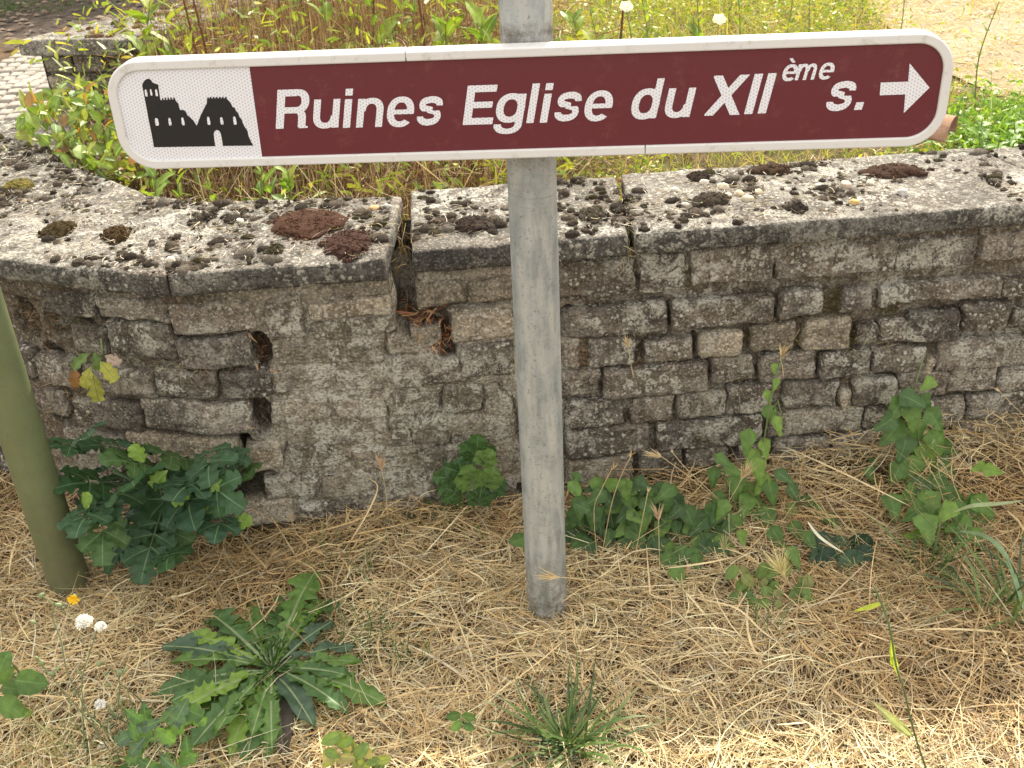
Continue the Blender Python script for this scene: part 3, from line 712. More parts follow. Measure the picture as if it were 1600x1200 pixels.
tag(gp, 'olive green painted round metal post beside the dark green lobed-leaf plant', 'post')

# ------------------------------------------------------------------ leaves, blades, stalks
def half_width(kind, t, seed):
    if kind == 'lance': return np.sin(math.pi*np.clip(t, 0, 1)**.75)**.9
    if kind == 'oval': return np.clip(np.sin(math.pi*t**.9), 0, 1)**.65
    if kind == 'heart': return np.clip((t*14)**.6, 0, 1)*np.clip(1-t, 0, 1)**.72*(.98+.04*np.sin(9*t))
    if kind == 'dock': return np.where(t < .18, .09, np.clip(np.sin(math.pi*np.clip((t-.15)/.85, 0, 1)**.9), 0, 1)**.7)
    if kind == 'lion':
        env = np.interp(t, [0, .12, .3, .6, .82, .93, 1], [.06, .10, .45, .85, 1., .75, .0])
        q = (t*10.6+seed*.37+.35*np.sin(t*9+seed)) % 1.0; tooth = np.where(q < .78, (q/.78)**1.4, (1-q)/.22)
        dp = np.interp(t, [0, .8, 1], [.8, .55, .2])*(.75+.35*np.sin(t*23+seed*1.7)); return env*(1-dp*(1-tooth))*(1+.12*np.sin(t*71+seed*2.3))
    if kind == 'lobed':
        env = np.interp(t, [0, .1, .35, .7, .92, 1], [.10, .45, .9, 1., .72, .0]); return env*(.82+.18*np.cos(2*math.pi*(t*3.1+.15)))*(1+.09*np.sin(t*44+seed))
    if kind == 'round':
        return np.sqrt(np.clip(1-(2*t-1)**2, 0, 1))*(1+.07*np.cos(t*38))
def leaf_vfc(kind, n, w, colr, mid, seed=0, droop=.25, fold=.25, midw=.025, wav=.04, cols=(-1, -.5, -.02, 0, 0, .02, .5, 1)):
    t = np.linspace(0, 1, n+1); hw = np.maximum(half_width(kind, t, seed)*w, .004); cs = np.array(cols, float); k = len(cs)
    V = np.zeros((n+1, k, 3)); C = np.zeros((n+1, k, 3)); r = np.random.default_rng(seed+5)
    for j, c in enumerate(cs):
        mw = np.minimum(midw*(1-.8*t), hw*.8)
        x = c*hw if abs(c) > .03 else ((1 if j >= k/2 else -1)*(mw if abs(c) < .01 else np.minimum(mw*1.7+.004, hw*.9)))
        if kind == 'lion' and c > .03: hw_ = np.maximum(half_width(kind, t, seed+1.3)*w, .004); x = c*hw_; back = abs(c)*hw_
        else: back = abs(c)*hw
        sh = {'lion': .45, 'heart': .0, 'lobed': -.25}.get(kind, 0)
        y = t-sh*back*(1 if kind != 'heart' else 0)
        if kind == 'heart': y = t-.20*abs(c)*np.clip(1-t*5, 0, 1)
        V[:, j, 0] = x; V[:, j, 1] = y
        V[:, j, 2] = fold*np.abs(x)-droop*t*t+droop*.5*t+wav*np.sin(t*17+c*3+seed)*abs(c)*min(1, w*3)
        b = np.array(colr)*(1+.10*r.uniform(-1, 1)); edge = 1-.12*abs(c)
        stripe = 1+.10*np.sin(t*40+abs(c)*6)*(abs(c) > .3)
        C[:, j] = np.array(mid) if abs(c) < .01 else b*edge*stripe[:, None]
    i = np.arange((n+1)*k).reshape(n+1, k)
    F = np.stack([i[:-1, :-1], i[:-1, 1:], i[1:, 1:], i[1:, :-1]], -1).reshape(-1, 4)
    return V.reshape(-1, 3), F, C.reshape(-1, 3)
_pool = {}
def leaf_mesh(kind, n, w, colr, mid, seed, **kw):
    key = (kind, n, w, colr, mid, seed, tuple(sorted(kw.items())))
    if key not in _pool:
        V, F, C = leaf_vfc(kind, n, w, colr, mid, seed, **kw)
        o = mesh('leaf', V, F, M_leaf, None, True, C, link=False); _pool[key] = o.data; bpy.data.objects.remove(o)
    return _pool[key]
def basis(d, up):
    d = np.array(d, float); d /= np.linalg.norm(d); up = np.array(up, float); up -= up@d*d; up /= np.linalg.norm(up)+1e-9
    s = np.cross(d, up); return s, d, up
def put_leaf(parent, base, me, P, d, up, size, name='leaf', label=None):
    s, d, up = basis(d, up); P = np.asarray(P)-np.asarray(base)
    o = bpy.data.objects.new(name, me); COL.objects.link(o); o.parent = parent
    o.matrix_local = Matrix(((s[0]*size, d[0]*size, up[0]*size, P[0]), (s[1]*size, d[1]*size, up[1]*size, P[1]), (s[2]*size, d[2]*size, up[2]*size, P[2]), (0, 0, 0, 1)))
    if label: o['label'] = label
    return o
def blades(base, az, elev, L, W, colr, segs=5, droop=.6, tip=.12, roll=None, bend=None):
    """many grass blades as ribbons. base (N,3), az/elev angles, L, W, colr (N,3)"""
    N = len(base); t = np.linspace(0, 1, segs+1)[None, :]
    az = np.broadcast_to(az, (N,))[:, None]; el = np.broadcast_to(elev, (N,))[:, None]; L = np.broadcast_to(L, (N,))[:, None]
    W = np.broadcast_to(W, (N,))[:, None]; dr = np.broadcast_to(droop, (N,))[:, None]; bd = 0 if bend is None else np.asarray(bend)[:, None]
    h = L*t*np.cos(el); v = L*(t*np.sin(el)-dr*t*t*.5*np.cos(el*.7))
    a = az+bd*t
    X = base[:, 0:1]+h*np.cos(a); Y = base[:, 1:2]+h*np.sin(a); Zz = base[:, 2:3]+v
    P = np.stack([X, Y, Zz], -1)
    ro = rng.uniform(0, math.pi, N) if roll is None else np.broadcast_to(roll, (N,))
    sx = np.stack([-np.sin(az[:, 0])*np.cos(ro), np.cos(az[:, 0])*np.cos(ro), np.sin(ro)], -1)
    wt_ = np.interp(t[0], [0, .15, .6, 1], [.7, 1, .8, tip])[None, :]*W/2
    A = P-sx[:, None, :]*wt_[..., None]; B = P+sx[:, None, :]*wt_[..., None]
    V = np.stack([A, B], 2).reshape(-1, 3); k = (segs+1)*2
    f = np.array([(2*i, 2*i+1, 2*i+3, 2*i+2) for i in range(segs)])
    F = (f[None]+np.arange(N)[:, None, None]*k).reshape(-1, 4)
    return V, F, np.repeat(colr, k, axis=0)
def cols(N, base, var=.15, hue=.06):
    b = np.array(base, float); g = rng.normal(1, var, (N, 1)).clip(.45, 1.7)
    return (b*g*rng.normal(1, hue, (N, 3))).clip(.004, .95)
def pick(N, pal, w):
    pal = np.array(pal); w = np.array(w, float); return pal[rng.choice(len(pal), N, p=w/w.sum())]

# ------------------------------------------------------------------ straw on the ground
STRAW = [(.62, .50, .29), (.55, .42, .23), (.74, .65, .42), (.38, .27, .145), (.54, .37, .17), (.52, .47, .35), (.19, .13, .075)]
SW = [5, 5, 3.2, 2.4, 1, 2.4, 1.6]
def mound(x, y):
    dy = wall_y(x)-y
    m = .035*np.exp(-(dy/.10)**2)*sstep(-.45, -.2, x)
    m = m+.050*np.exp(-((dy-.02)/.13)**2)*sstep(.45, .75, x)
    m = m+.03*np.exp(-((x-.08)**2+(y-1.50)**2)/.01)+.02*np.exp(-((x+.3)**2+(y-1.78)**2)/.02)
    return m+.012*(vn(np.stack([x, y, x*0], -1), 6, 77)+1)
def straw_field(N, x0, x1, y0, y1, Lr, Wr, lift, seed, pal=STRAW, pw=SW, top=False):
    x = rng.uniform(x0, x1, N); y = rng.uniform(y0, y1, N); keep = y < wall_y(x)-.012
    x, y = x[keep], y[keep]; n = len(x); P = np.stack([x, y, x*0], -1)
    flow = 2.2*vn(P, 2.6, seed)+1.2*vn(P, 9, seed+1)
    az = flow+rng.normal(0, .75, n)+rng.integers(0, 2, n)*math.pi+rng.choice([0, math.pi/2], n, p=[.75, .25])
    L = rng.uniform(*Lr, n)*rng.choice([1, .5], n, p=[.6, .4]); W = rng.uniform(*Wr, n)
    el = np.abs(rng.normal(0, lift, n)) if top else rng.normal(.02, lift*.5, n)
    z = ground_z(x, y)+mound(x, y)*rng.uniform(.3, 1.0, n)+rng.uniform(.001, .014, n)
    c = pick(n, pal, pw)*rng.normal(1, .13, (n, 1)).clip(.6, 1.4)
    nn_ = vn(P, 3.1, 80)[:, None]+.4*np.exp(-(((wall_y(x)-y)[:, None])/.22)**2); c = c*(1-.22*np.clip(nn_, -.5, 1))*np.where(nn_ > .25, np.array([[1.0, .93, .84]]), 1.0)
    return blades(np.c_[x, y, z], az, el, L, W, c.clip(.02, .8), 4, np.where(el > .15, rng.uniform(.2, 1.1, n), rng.uniform(-.15, .25, n)), .35, rng.normal(0, .5, n), rng.normal(0, .42, n)*rng.choice([1, 2.2], n, p=[.8, .2]))
def join(name, parts, mat, label, cat, kind='stuff'):
    V = np.concatenate([p[0] for p in parts]); ofs = 0; F = []
    for p in parts: F.append(p[1]+ofs); ofs += len(p[0])
    o = mesh(name, V, np.concatenate(F), mat, None, True, np.concatenate([p[2] for p in parts]))
    if kind: o['kind'] = kind
    tag(o, label, cat); return o
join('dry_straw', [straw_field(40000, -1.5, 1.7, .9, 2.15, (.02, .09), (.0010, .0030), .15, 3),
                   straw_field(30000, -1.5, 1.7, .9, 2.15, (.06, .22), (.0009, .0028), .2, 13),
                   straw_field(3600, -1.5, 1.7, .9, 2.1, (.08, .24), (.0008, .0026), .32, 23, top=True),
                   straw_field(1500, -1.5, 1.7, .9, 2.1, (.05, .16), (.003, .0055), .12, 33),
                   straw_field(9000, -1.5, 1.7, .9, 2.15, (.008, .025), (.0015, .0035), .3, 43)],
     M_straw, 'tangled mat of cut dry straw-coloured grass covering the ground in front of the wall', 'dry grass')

# straws propped round the feet of both posts
n = 420; th = rng.uniform(0, 2*math.pi, n); rr = rng.uniform(.045, .12, n); w_ = rng.random(n) < .6
cx = np.where(w_, POSTC[0], gpc[0]); cy = np.where(w_, POSTC[1], gpc[1]); x = cx+rr*np.cos(th); y = cy+rr*np.sin(th)
join('post_foot_straw', [blades(np.c_[x, y, ground_z(x, y)+.008], th+rng.normal(1.6, .7, n)*rng.choice([-1, 1], n), rng.uniform(.1, .7, n), rng.uniform(.05, .15, n), rng.uniform(.001, .003, n), pick(n, STRAW, SW), 5, rng.uniform(.5, 1.4, n), .3, None, rng.normal(0, .5, n))], M_straw, 'loose straws propped and tangled round the feet of the two posts', 'dry grass')

# ------------------------------------------------------------------ green grass
GREENS = [(.075, .13, .045), (.10, .17, .05), (.14, .21, .07), (.06, .105, .05), (.17, .22, .09)]
def tuft(name, label, px, py, n, Lr, W, spread=.9, pal=GREENS, cat='grass tuft', group=None, elev=(.5, 1.4), rad=.02, droop=(.3, 1.2), z=None, flower=False):
    b = G(px, py, ground_z(*G(px, py)[:2])+.0) if z is None else atY(px, py, z)
    bx = b[0]+rng.normal(0, rad, n); by = b[1]+rng.normal(0, rad*.6, n)
    if z is None: by = np.minimum(by, wall_y(bx)-.015)
    bz = (ground_z(bx, by) if z is None else np.full(n, b[2]))
    az = rng.uniform(-math.pi, math.pi, n); el = rng.uniform(*elev, n)
    c = pick(n, pal, [1]*len(pal))*rng.normal(1, .12, (n, 1))
    V, F, C = blades(np.c_[bx, by, bz], az, el, rng.uniform(*Lr, n), rng.uniform(W*.6, W, n), c, 7, rng.uniform(*droop, n), .06, rng.normal(0, .25, n), rng.normal(0, .35, n))
    o = mesh(name, V-b, F, M_leaf, None, True, C); o.location = b.tolist(); tag(o, label, cat, group); return o
tuft('grass_tuft', 'spiky blue-green grass tuft standing in the straw below the galvanised post', 893, 1180, 130, (.08, .23), .0072, elev=(.35, 1.3), rad=.016)
tuft('grass_tuft', 'thin green grass tuft beside the right edge of the toothed-leaf rosette', 545, 1010, 110, (.05, .16), .0028, rad=.045)
tuft('grass_tuft', 'fine upright grass wisps between the rosette and the galvanised post', 640, 1040, 40, (.05, .15), .0022, rad=.025, elev=(.9, 1.5))
tuft('grass_tuft', 'long arching grass blades at the wall foot beside the parsley-like plant', 715, 812, 34, (.08, .24), .006, rad=.02, elev=(.4, 1.4))
tuft('grass_tuft', 'low grass blades leaning left along the foot of the wall', 650, 815, 30, (.08, .22), .004, rad=.03, elev=(.2, .9))
tuft('grass_tuft', 'broad-bladed grass clump at the right border of the picture', 1580, 960, 60, (.08, .26), .007, rad=.035, elev=(.5, 1.4))
tuft('grass_tuft', 'wiry green-grey grass patch left of the broad-bladed clump', 1470, 895, 110, (.04, .13), .0025, rad=.05)
tuft('grass_tuft', 'short grass tuft in front of the heart-leaved plant climbing the wall', 1455, 885, 26, (.08, .22), .006, rad=.015, elev=(.5, 1.2))
tuft('grass_tuft', 'dense short grass around the lower left of the rosette', 250, 1165, 170, (.04, .14), .003, rad=.06)
tuft('grass_tuft', 'grass blades at the left edge behind the white fluffy seed heads', 22, 1085, 28, (.04, .12), .005, rad=.03)
tuft('grass_tuft', 'pale thin grass at the lower left corner of the picture', 110, 1190, 60, (.05, .16), .002, rad=.03, pal=[(.2, .24, .1), (.3, .3, .14)])
tuft('grass_tuft', 'sparse green blades in the straw right of the post foot', 1190, 985, 26, (.04, .12), .002, rad=.02)
tuft('grass_tuft', 'green blades behind the toothed-leaf rosette near its top', 520, 905, 60, (.04, .15), .0028, rad=.05)
n = 3600; x = rng.uniform(-1.3, 1.5, n); y = rng.uniform(1.1, 1.98, n)
k = (vn(np.c_[x, y, x*0], 3.3, 55)+.5*np.exp(-((x+.33)**2+(y-1.45)**2)/.06) > .22) & (y < wall_y(x)-.02); x, y = x[k], y[k]; n = len(x)
join('grass', [blades(np.c_[x, y, ground_z(x, y)+.008], rng.uniform(-3.1, 3.1, n), rng.uniform(.3, 1.3, n), rng.uniform(.02, .09, n), rng.uniform(.001, .0022, n), cols(n, (.12, .17, .06), .2), 4, rng.uniform(.2, 1, n), .1)],
     M_leaf, 'thin living green grass scattered through the dry straw', 'grass')

# ------------------------------------------------------------------ toothed-leaf rosette
rc = G(428, 1054, .018); ros = empty('rosette_plant', 'large flat rosette of jagged dandelion-like leaves growing in the straw left of the post', 'plant', rc)
dg, mg, bgn, blu, pur = (.085, .17, .055), (.13, .24, .06), (.23, .37, .07), (.085, .145, .09), (.10, .085, .068)
rl = [(370, 927, mg, .15), (450, 917, dg, .13), (490, 900, mg, .15), (495, 952, bgn, .13), (517, 975, blu, .15), (548, 1012, blu, .13), (597, 1090, mg, .15), (492, 1132, blu, .24),
      (302, 995, bgn, .13), (263, 1013, blu, .14), (342, 975, pur, .20), (245, 1080, dg, .15), (265, 1134, bgn, .15), (302, 1169, dg, .16), (382, 1178, dg, .17), (446, 1174, pur, .20),
      (440, 1110, mg, .2), (320, 950, dg, .12), (275, 1100, dg, .12), (340, 1150, mg, .12), (425, 1165, mg, .12), (470, 1120, dg, .12), (510, 1060, mg, .12), (300, 1065, mg, .12), (360, 955, mg, .11), (430, 945, dg, .11), (545, 1065, dg, .12), (505, 935, mg, .12), (395, 1115, bgn, .12), (345, 1095, mg, .12), (410, 935, mg, .12), (520, 930, dg, .13), (560, 1040, mg, .14), (280, 1040, mg, .13), (540, 1110, dg, .14), (300, 1110, mg, .14), (355, 1165, bgn, .14), (410, 1120, bgn, .16), (470, 960, mg, .10), (400, 1150, mg, .16), (350, 1120, dg, .16), (460, 940, dg, .12), (330, 1060, mg, .14), (415, 1172, mg, .18)]
for q, (tx, ty, c, w) in enumerate(rl):
    tip = G(tx, ty, .03); d = tip-rc; L = np.linalg.norm(d)*1.04
    d[2] += L*rng.uniform(.0, .16); w *= rng.uniform(.9, 1.15)
    w = min(w, .135); me = leaf_mesh('dock' if q in (7, 15) else 'lion', 64, w*(1.0 if c != pur else .8), c, (.30, .38, .20) if c != pur else (.2, .16, .12), q, droop=.30, fold=.35, midw=.009, wav=.09)
    put_leaf(ros, rc, me, rc+[0, 0, (.002+.002*(q % 7)) if c != pur else -.004], d, (rng.normal(0, .2), rng.normal(0, .2), 1), L, label='purple-tinged outer leaf' if c == pur else None)

# ------------------------------------------------------------------ lobed bluish plant by the green post (compound leaves)
def compound(parent, base, P, d, up, L, c, seed, kindw=.42, pairs=3, kind='lobed', mid=(.16, .25, .14), name='leaf'):
    """a pinnate leaf: midrib with lobed leaflets, one mesh"""
    s_, d_, u_ = basis(d, up); mb = MB(); r = np.random.default_rng(seed)
    def loc(x, y, z): return (np.outer(x, s_)+np.outer(y, d_)+np.outer(z, u_))*L+(np.asarray(P)-base)
    tt = np.linspace(0, .72, 6); pts = loc(tt*0, tt, .10*np.sin(tt*2.2)-.12*tt**2); mb.tube(pts, np.linspace(.012, .005, 6)*L, 5, mid)
    items = [(.62, 0, .50, 0)]
    for p in range(pairs):
        y = .58-.20*p; sz = .42-.07*p
        items += [(y, 1, sz, 55+8*p), (y-.02, -1, sz, 55+8*p)]
    for (y, sd, sz, ang) in items:
        V, F, C = leaf_vfc(kind, 18, kindw, c, mid, int(r.integers(0, 999)), droop=.3, fold=.12, midw=.018, wav=.04)
        a = R_(-sd*(ang+r.uniform(-8, 8))); ca, sa = math.cos(a), math.sin(a)
        x = (V[:, 0]*ca-V[:, 1]*sa)*sz; yy = (V[:, 0]*sa+V[:, 1]*ca)*sz+y; z = V[:, 2]*sz+.10*math.sin(y*2.2)-.12*y*y+r.uniform(-.01, .02)
        mb.add(loc(x, yy, z), F, C)
    return mb.build(name, M_leaf, parent)
cb = atY(245, 800, 1.86); cel = empty('lobed_leaf_plant', 'dark blue-green plant with lobed leaves growing from the hole at the wall foot', 'plant', cb)
cc = [(.045, .10, .055), (.06, .125, .062), (.052, .12, .048), (.085, .16, .055)]
tips = [(165, 735, 60), (175, 790, 95), (215, 760, 95), (245, 715, 90), (200, 845, 85), (150, 700, 60), (120, 760, 75), (265, 850, 80), (300, 800, 85), (330, 740, 80), (355, 775, 70), (385, 745, 60),
        (340, 830, 60), (230, 875, 75), (265, 880, 70), (160, 850, 70), (300, 745, 70), (140, 680, 55), (95, 700, 55), (190, 725, 70), (285, 770, 80), (375, 720, 45), (245, 800, 90), (320, 790, 70), (205, 700, 60), (130, 820, 70), (185, 870, 60)]
for q, (tx, ty, s) in enumerate(tips):
    Yp = 1.86-.17*rng.random()-.05*(ty-700)/180
    T = atY(tx, ty, Yp); T[2] = max(T[2], .02)
    d = T-(cb+[rng.normal(0, .05), .04, .05]); d /= np.linalg.norm(d)+1e-6; d = d*.8+np.array([rng.normal(0, .35), -.35, rng.normal(-.1, .3)])
    d /= np.linalg.norm(d); L = s*1.5/FPX*2.1; P = T-d*L*.75
    compound(cel, cb, P, d, (rng.normal(0, .25), -.55+rng.normal(0, .2), 1), L, cc[q % 4], q, pairs=2+q % 2)
mb = MB()
for q in range(9):
    T = atY(rng.uniform(150, 360), rng.uniform(720, 850), 1.80); mb.tube([cb+[0, .04, -.05], (cb+T)/2+[0, 0, .03], T], .0025, 5, (.12, .19, .10))
mb.build('stem', M_stem, cel, True, cb)
bl = leaf_mesh('lobed', 16, .4, (.22, .36, .07), (.3, .42, .15), 3)
for (x_, y_) in ((310, 750), (300, 765), (318, 770), (262, 735), (225, 722), (130, 790), (362, 815)):
    put_leaf(cel, cb, bl, atY(x_, y_, 1.72), (rng.normal(), -.4, rng.normal()), (0, -1, 1), .045, label='small bright green young leaf')

# ------------------------------------------------------------------ heart-leaved and other leafy plants
HG = [(.095, .18, .045), (.13, .235, .052), (.075, .145, .05), (.19, .31, .06)]
def leafy(name, label, cat, base_px, Yb, leaves, kind='heart', w=.38, pal=HG, hang=1.0, mid=(.14, .24, .09), stems=(), n=9, group=None, stemc=(.16, .22, .09)):
    b = atY(*base_px, Yb); e = empty(name, label, cat, b, group)
    for q, L_ in enumerate(leaves):
        x_, y_, s = L_[:3]; ang = L_[3] if len(L_) > 3 else rng.normal(0, 35); ci = L_[4] if len(L_) > 4 else int(rng.integers(0, len(pal)))
        Y_ = Yb-.02-rng.uniform(0, .06)-(L_[5] if len(L_) > 5 else 0)
        P = atY(x_, y_, Y_); zg = float(ground_z(P[0], P[1]))+.012
        if P[2] < zg: P = G(x_, y_, zg+.01)
        a = R_(ang); d = np.array([math.sin(a), -.45*hang, -math.cos(a)*hang+(1-hang)*.3]); L = s/FPX*2.05
        if P[2]-zg < .04: d[2] = max(d[2], -.25)
        me = leaf_mesh(kind, n, w, pal[ci], mid, q % 5, droop=.25, fold=.16, midw=.013, wav=.05)
        put_leaf(e, b, me, P-d/np.linalg.norm(d)*L*.35, d, (rng.normal(0, .25), -1, .75+rng.normal(0, .25)), L)
    mb = MB()
    for st in stems:
        pts = []
        for p in st:
            q = atY(p[0], p[1], Yb-.03-(p[2] if len(p) > 2 else 0)); q[2] = max(q[2], 0); pts.append(q)
        mb.tube(spl(np.array(pts), 5) if False else np.array(pts), .0018, 5, stemc)
    if stems: mb.build('stem', M_stem, e, True, b)
    return e, b
def scatter(n, x0, x1, y0, y1, s0, s1, extra=()):
    return [(rng.uniform(x0, x1), rng.uniform(y0, y1), rng.uniform(s0, s1), *extra) for _ in range(n)]
mlv = scatter(30, 1050, 1135, 795, 880, 28, 44)+scatter(76, 888, 1060, 768, 862, 28, 44)+scatter(20, 895, 1020, 748, 790, 24, 36)+[(1060, 900, 38, 10), (1065, 870, 40, -10), (1100, 850, 44, 0), (1085, 830, 40, 20), (905, 850, 36), (930, 760, 32), (1125, 830, 40)]
leafy('bushy_weed', 'low dark green leafy weed crowding the ground just right of the galvanised post', 'plant', (985, 850), 1.84, mlv, 'heart', .42, [(.07, .14, .042), (.055, .11, .04), (.09, .175, .045), (.13, .23, .05)], .7, stems=[[(960, 880), (940, 800), (925, 765)], [(985, 880), (1010, 820), (1060, 800)], [(985, 880), (1080, 850), (1100, 840)], [(985, 880), (985, 800)]])
c2 = [(1205, 650, 40, 30, 1), (1200, 620, 24, 20, 3), (1215, 665, 34, 20, 3), (1168, 690, 44, -10, 1), (1195, 700, 36, 10, 3), (1185, 735, 46, 10, 3), (1150, 760, 50, -5, 1), (1165, 790, 50, -15, 1), (1135, 790, 46, 5, 0), (1180, 800, 46, 5, 1),
      (1205, 770, 48, 15, 0), (1200, 810, 50, 0, 0), (1215, 840, 44, 10, 0), (1130, 720, 34, 60, 0), (1115, 745, 38, -10, 0), (1145, 735, 34, 70, 1), (1225, 745, 36, 60, 2), (1240, 770, 36, 30, 2), (1265, 785, 34, 40, 2), (1210, 575, 18, 0, 3), (1212, 600, 20, -20, 3),
      (1245, 830, 40, 10, 0), (1265, 845, 38, 10, 0), (1240, 870, 38, 10, 1), (1280, 800, 34, 40, 0), (1300, 815, 36, 20, 0), (1160, 840, 30, 0, 3), (1145, 820, 44, -20, 1), (1190, 755, 40, -30, 3), (1175, 715, 34, -50, 3), (1235, 800, 36, -20, 1), (1110, 850, 36, 30, 1), (1120, 780, 34, -30, 0), (1175, 770, 44, 20, 1)]
leafy('climbing_weed', 'bright green heart-leaved bindweed climbing the wall with a straw seed head at its tip', 'plant', (1180, 850), 1.90, c2, 'heart', .36, HG, 1.0, stems=[[(1185, 860), (1180, 760), (1195, 680), (1205, 620), (1212, 590), (1222, 560)], [(1185, 860), (1240, 800), (1290, 790)], [(1180, 860), (1140, 780), (1130, 730)], [(1205, 660), (1222, 650), (1215, 625), (1208, 640)]])
c3 = [(1425, 625, 44, 70, 2), (1400, 640, 46, -40, 0), (1445, 630, 36, 30, 0), (1425, 650, 50, 10, 1), (1460, 655, 44, 35, 0), (1395, 675, 52, -50, 0), (1385, 660, 44, -70, 2), (1430, 680, 60, 0, 1), (1462, 690, 46, 25, 1), (1412, 700, 48, -20, 2), (1448, 715, 56, 10, 3), (1422, 735, 52, -15, 1),
      (1475, 730, 46, 20, 0), (1400, 740, 44, -30, 0), (1470, 760, 52, 15, 0), (1440, 765, 54, 0, 2), (1420, 775, 46, -60, 1), (1395, 790, 46, 0, 0), (1455, 790, 56, 5, 1), (1430, 800, 44, -50, 0), (1490, 775, 40, 30, 0), (1450, 600, 30, -60, 3), (1405, 630, 40, -80, 2), (1480, 700, 36, 60, 0), (1448, 825, 50, 0, 1), (1368, 755, 34, -20, 0), (1365, 725, 26, -10, 2), (1358, 740, 24, 20, 0)]
leafy('upright_weed', 'tall stack of heart-shaped dark green leaves leaning on the wall at right', 'plant', (1440, 830), 1.955, c3, 'heart', .45, HG, 1.0, stems=[[(1440, 850), (1440, 760), (1435, 680), (1428, 610), (1442, 560)], [(1440, 840), (1395, 780), (1370, 740)]], n=10)
leafy('heart_leaf_seedling', 'low heart-leaved shoots in the straw below the tall leaf stack', 'plant', (1500, 850), 1.80, [(1480, 800, 40, -30), (1500, 820, 46, -60, 1), (1515, 790, 44, -40), (1535, 790, 44, 30), (1540, 815, 46, 60, 1), (1505, 840, 42, -10), (1475, 830, 36, -70, 3), (1525, 840, 36, 10), (1550, 735, 30, 60, 3), (1530, 730, 24, -60, 3), (1430, 835, 34, -80, 3), (1495, 800, 40, 0), (1460, 815, 36, -50)], 'heart', .44, HG, .6, stems=[[(1500, 860), (1505, 820), (1535, 790)], [(1500, 860), (1480, 810)]])
leafy('round_leaf_plant', 'small dark rosette of rounded scalloped leaves right of the bindweed', 'plant', (1312, 870), 1.80, [(1290, 850, 44, -60, 0), (1315, 850, 40, -10, 1), (1338, 850, 44, 50, 0), (1300, 872, 44, -20, 2), (1325, 876, 46, 20, 1), (1345, 868, 38, 70, 2), (1285, 870, 34, -70, 1)], 'round', .5, [(.038, .080, .045), (.05, .10, .05), (.034, .07, .042)], .4, n=16)
leafy('small_leaf_seedling', 'light green small-leaved seedlings in the straw below the bindweed', 'plant', (1200, 930), 1.68, scatter(34, 1145, 1262, 880, 945, 18, 32), 'oval', .33, [(.12, .20, .05), (.16, .25, .06), (.09, .16, .05), (.24, .26, .09)], .5, n=7, stems=[[(1200, 955), (1200, 900)], [(1200, 950), (1160, 890)], [(1200, 950), (1245, 890)]])
pb = atY(735, 800, 1.885); par = empty('parsley_leaf_plant', 'small green plant with divided leaves at the wall foot left of the post', 'plant', pb)
for q, (tx, ty, s, a) in enumerate([(745, 700, 62, 8), (715, 735, 50, -60), (765, 745, 48, 20), (705, 765, 50, -50), (775, 760, 40, 50), (735, 745, 55, -10), (695, 745, 40, -75), (750, 775, 46, 10), (760, 715, 40, 30)]):
    Yp = 1.87-.03*(q % 3); T = atY(tx, ty, Yp); ar_ = R_(a); d = np.array([math.sin(ar_), -.25, math.cos(ar_)]); L = s*1.3/FPX*2.1; d /= np.linalg.norm(d)
    compound(par, pb, T-d*L*.7, d, (0, -1, .3), L, [(.07, .15, .045), (.055, .12, .04), (.13, .23, .06)][q % 3], 50+q, .5, 2)
leafy('wall_seedling', 'yellowing lobed seedling sprouting from a joint high on the curved wall', 'plant', (145, 560), 1.90, [(148, 600, 46, 5, 0), (165, 575, 40, 40, 0), (130, 560, 36, -60, 1), (118, 585, 34, -10, 2), (138, 585, 36, -30, 0), (172, 560, 30, 70, 3), (150, 560, 30, 10, 1)], 'lobed', .34, [(.38, .38, .07), (.14, .22, .06), (.36, .17, .06), (.55, .42, .36)], 1.0, stems=[[(158, 530), (160, 550), (150, 570)]], n=14)
leafy('broad_leaf_weed', 'green broad-leaved weed cut by the left edge near the bottom', 'plant', (25, 1090), 1.40, [(40, 1065, 50, 60, 0), (12, 1100, 44, 20, 1), (5, 1050, 44, -40, 1), (15, 1075, 36, 60, 0), (30, 1110, 30, 40, 3), (8, 1030, 34, -10, 0)], 'oval', .36, HG, .4)
leafy('yellow_green_seedling', 'pale yellow-green small-leaved sprig in the straw at the bottom centre-left', 'plant', (560, 1185), 1.25, scatter(20, 515, 602, 1148, 1196, 18, 30), 'oval', .3, [(.24, .28, .07), (.16, .24, .06), (.34, .30, .12)], .4, n=7, stems=[[(560, 1198), (545, 1150)], [(560, 1198), (590, 1165)]])
leafy('tiny_seedling', 'tiny green four-leaved seedling alone in the straw left of the spiky tuft', 'plant', (720, 1130), 1.33, [(712, 1118, 22, -60), (728, 1120, 22, 50), (716, 1132, 20, -20), (730, 1135, 18, 40)], 'oval', .32, HG, .4, n=6)
leafy('low_weed', 'dark leafy weed between the rosette and the bottom-left grass', 'plant', (240, 1150), 1.28, scatter(22, 205, 300, 1095, 1195, 30, 50), 'lobed', .3, [dg, mg, blu], .5, n=14)
leafy('foot_weed', 'few dull green leaves straight behind the foot of the galvanised post', 'plant', (830, 850), 1.75, [(815, 842, 34, -60), (832, 850, 30, -30), (895, 760, 30, 20), (905, 790, 32, 40)], 'oval', .35, HG, .5)

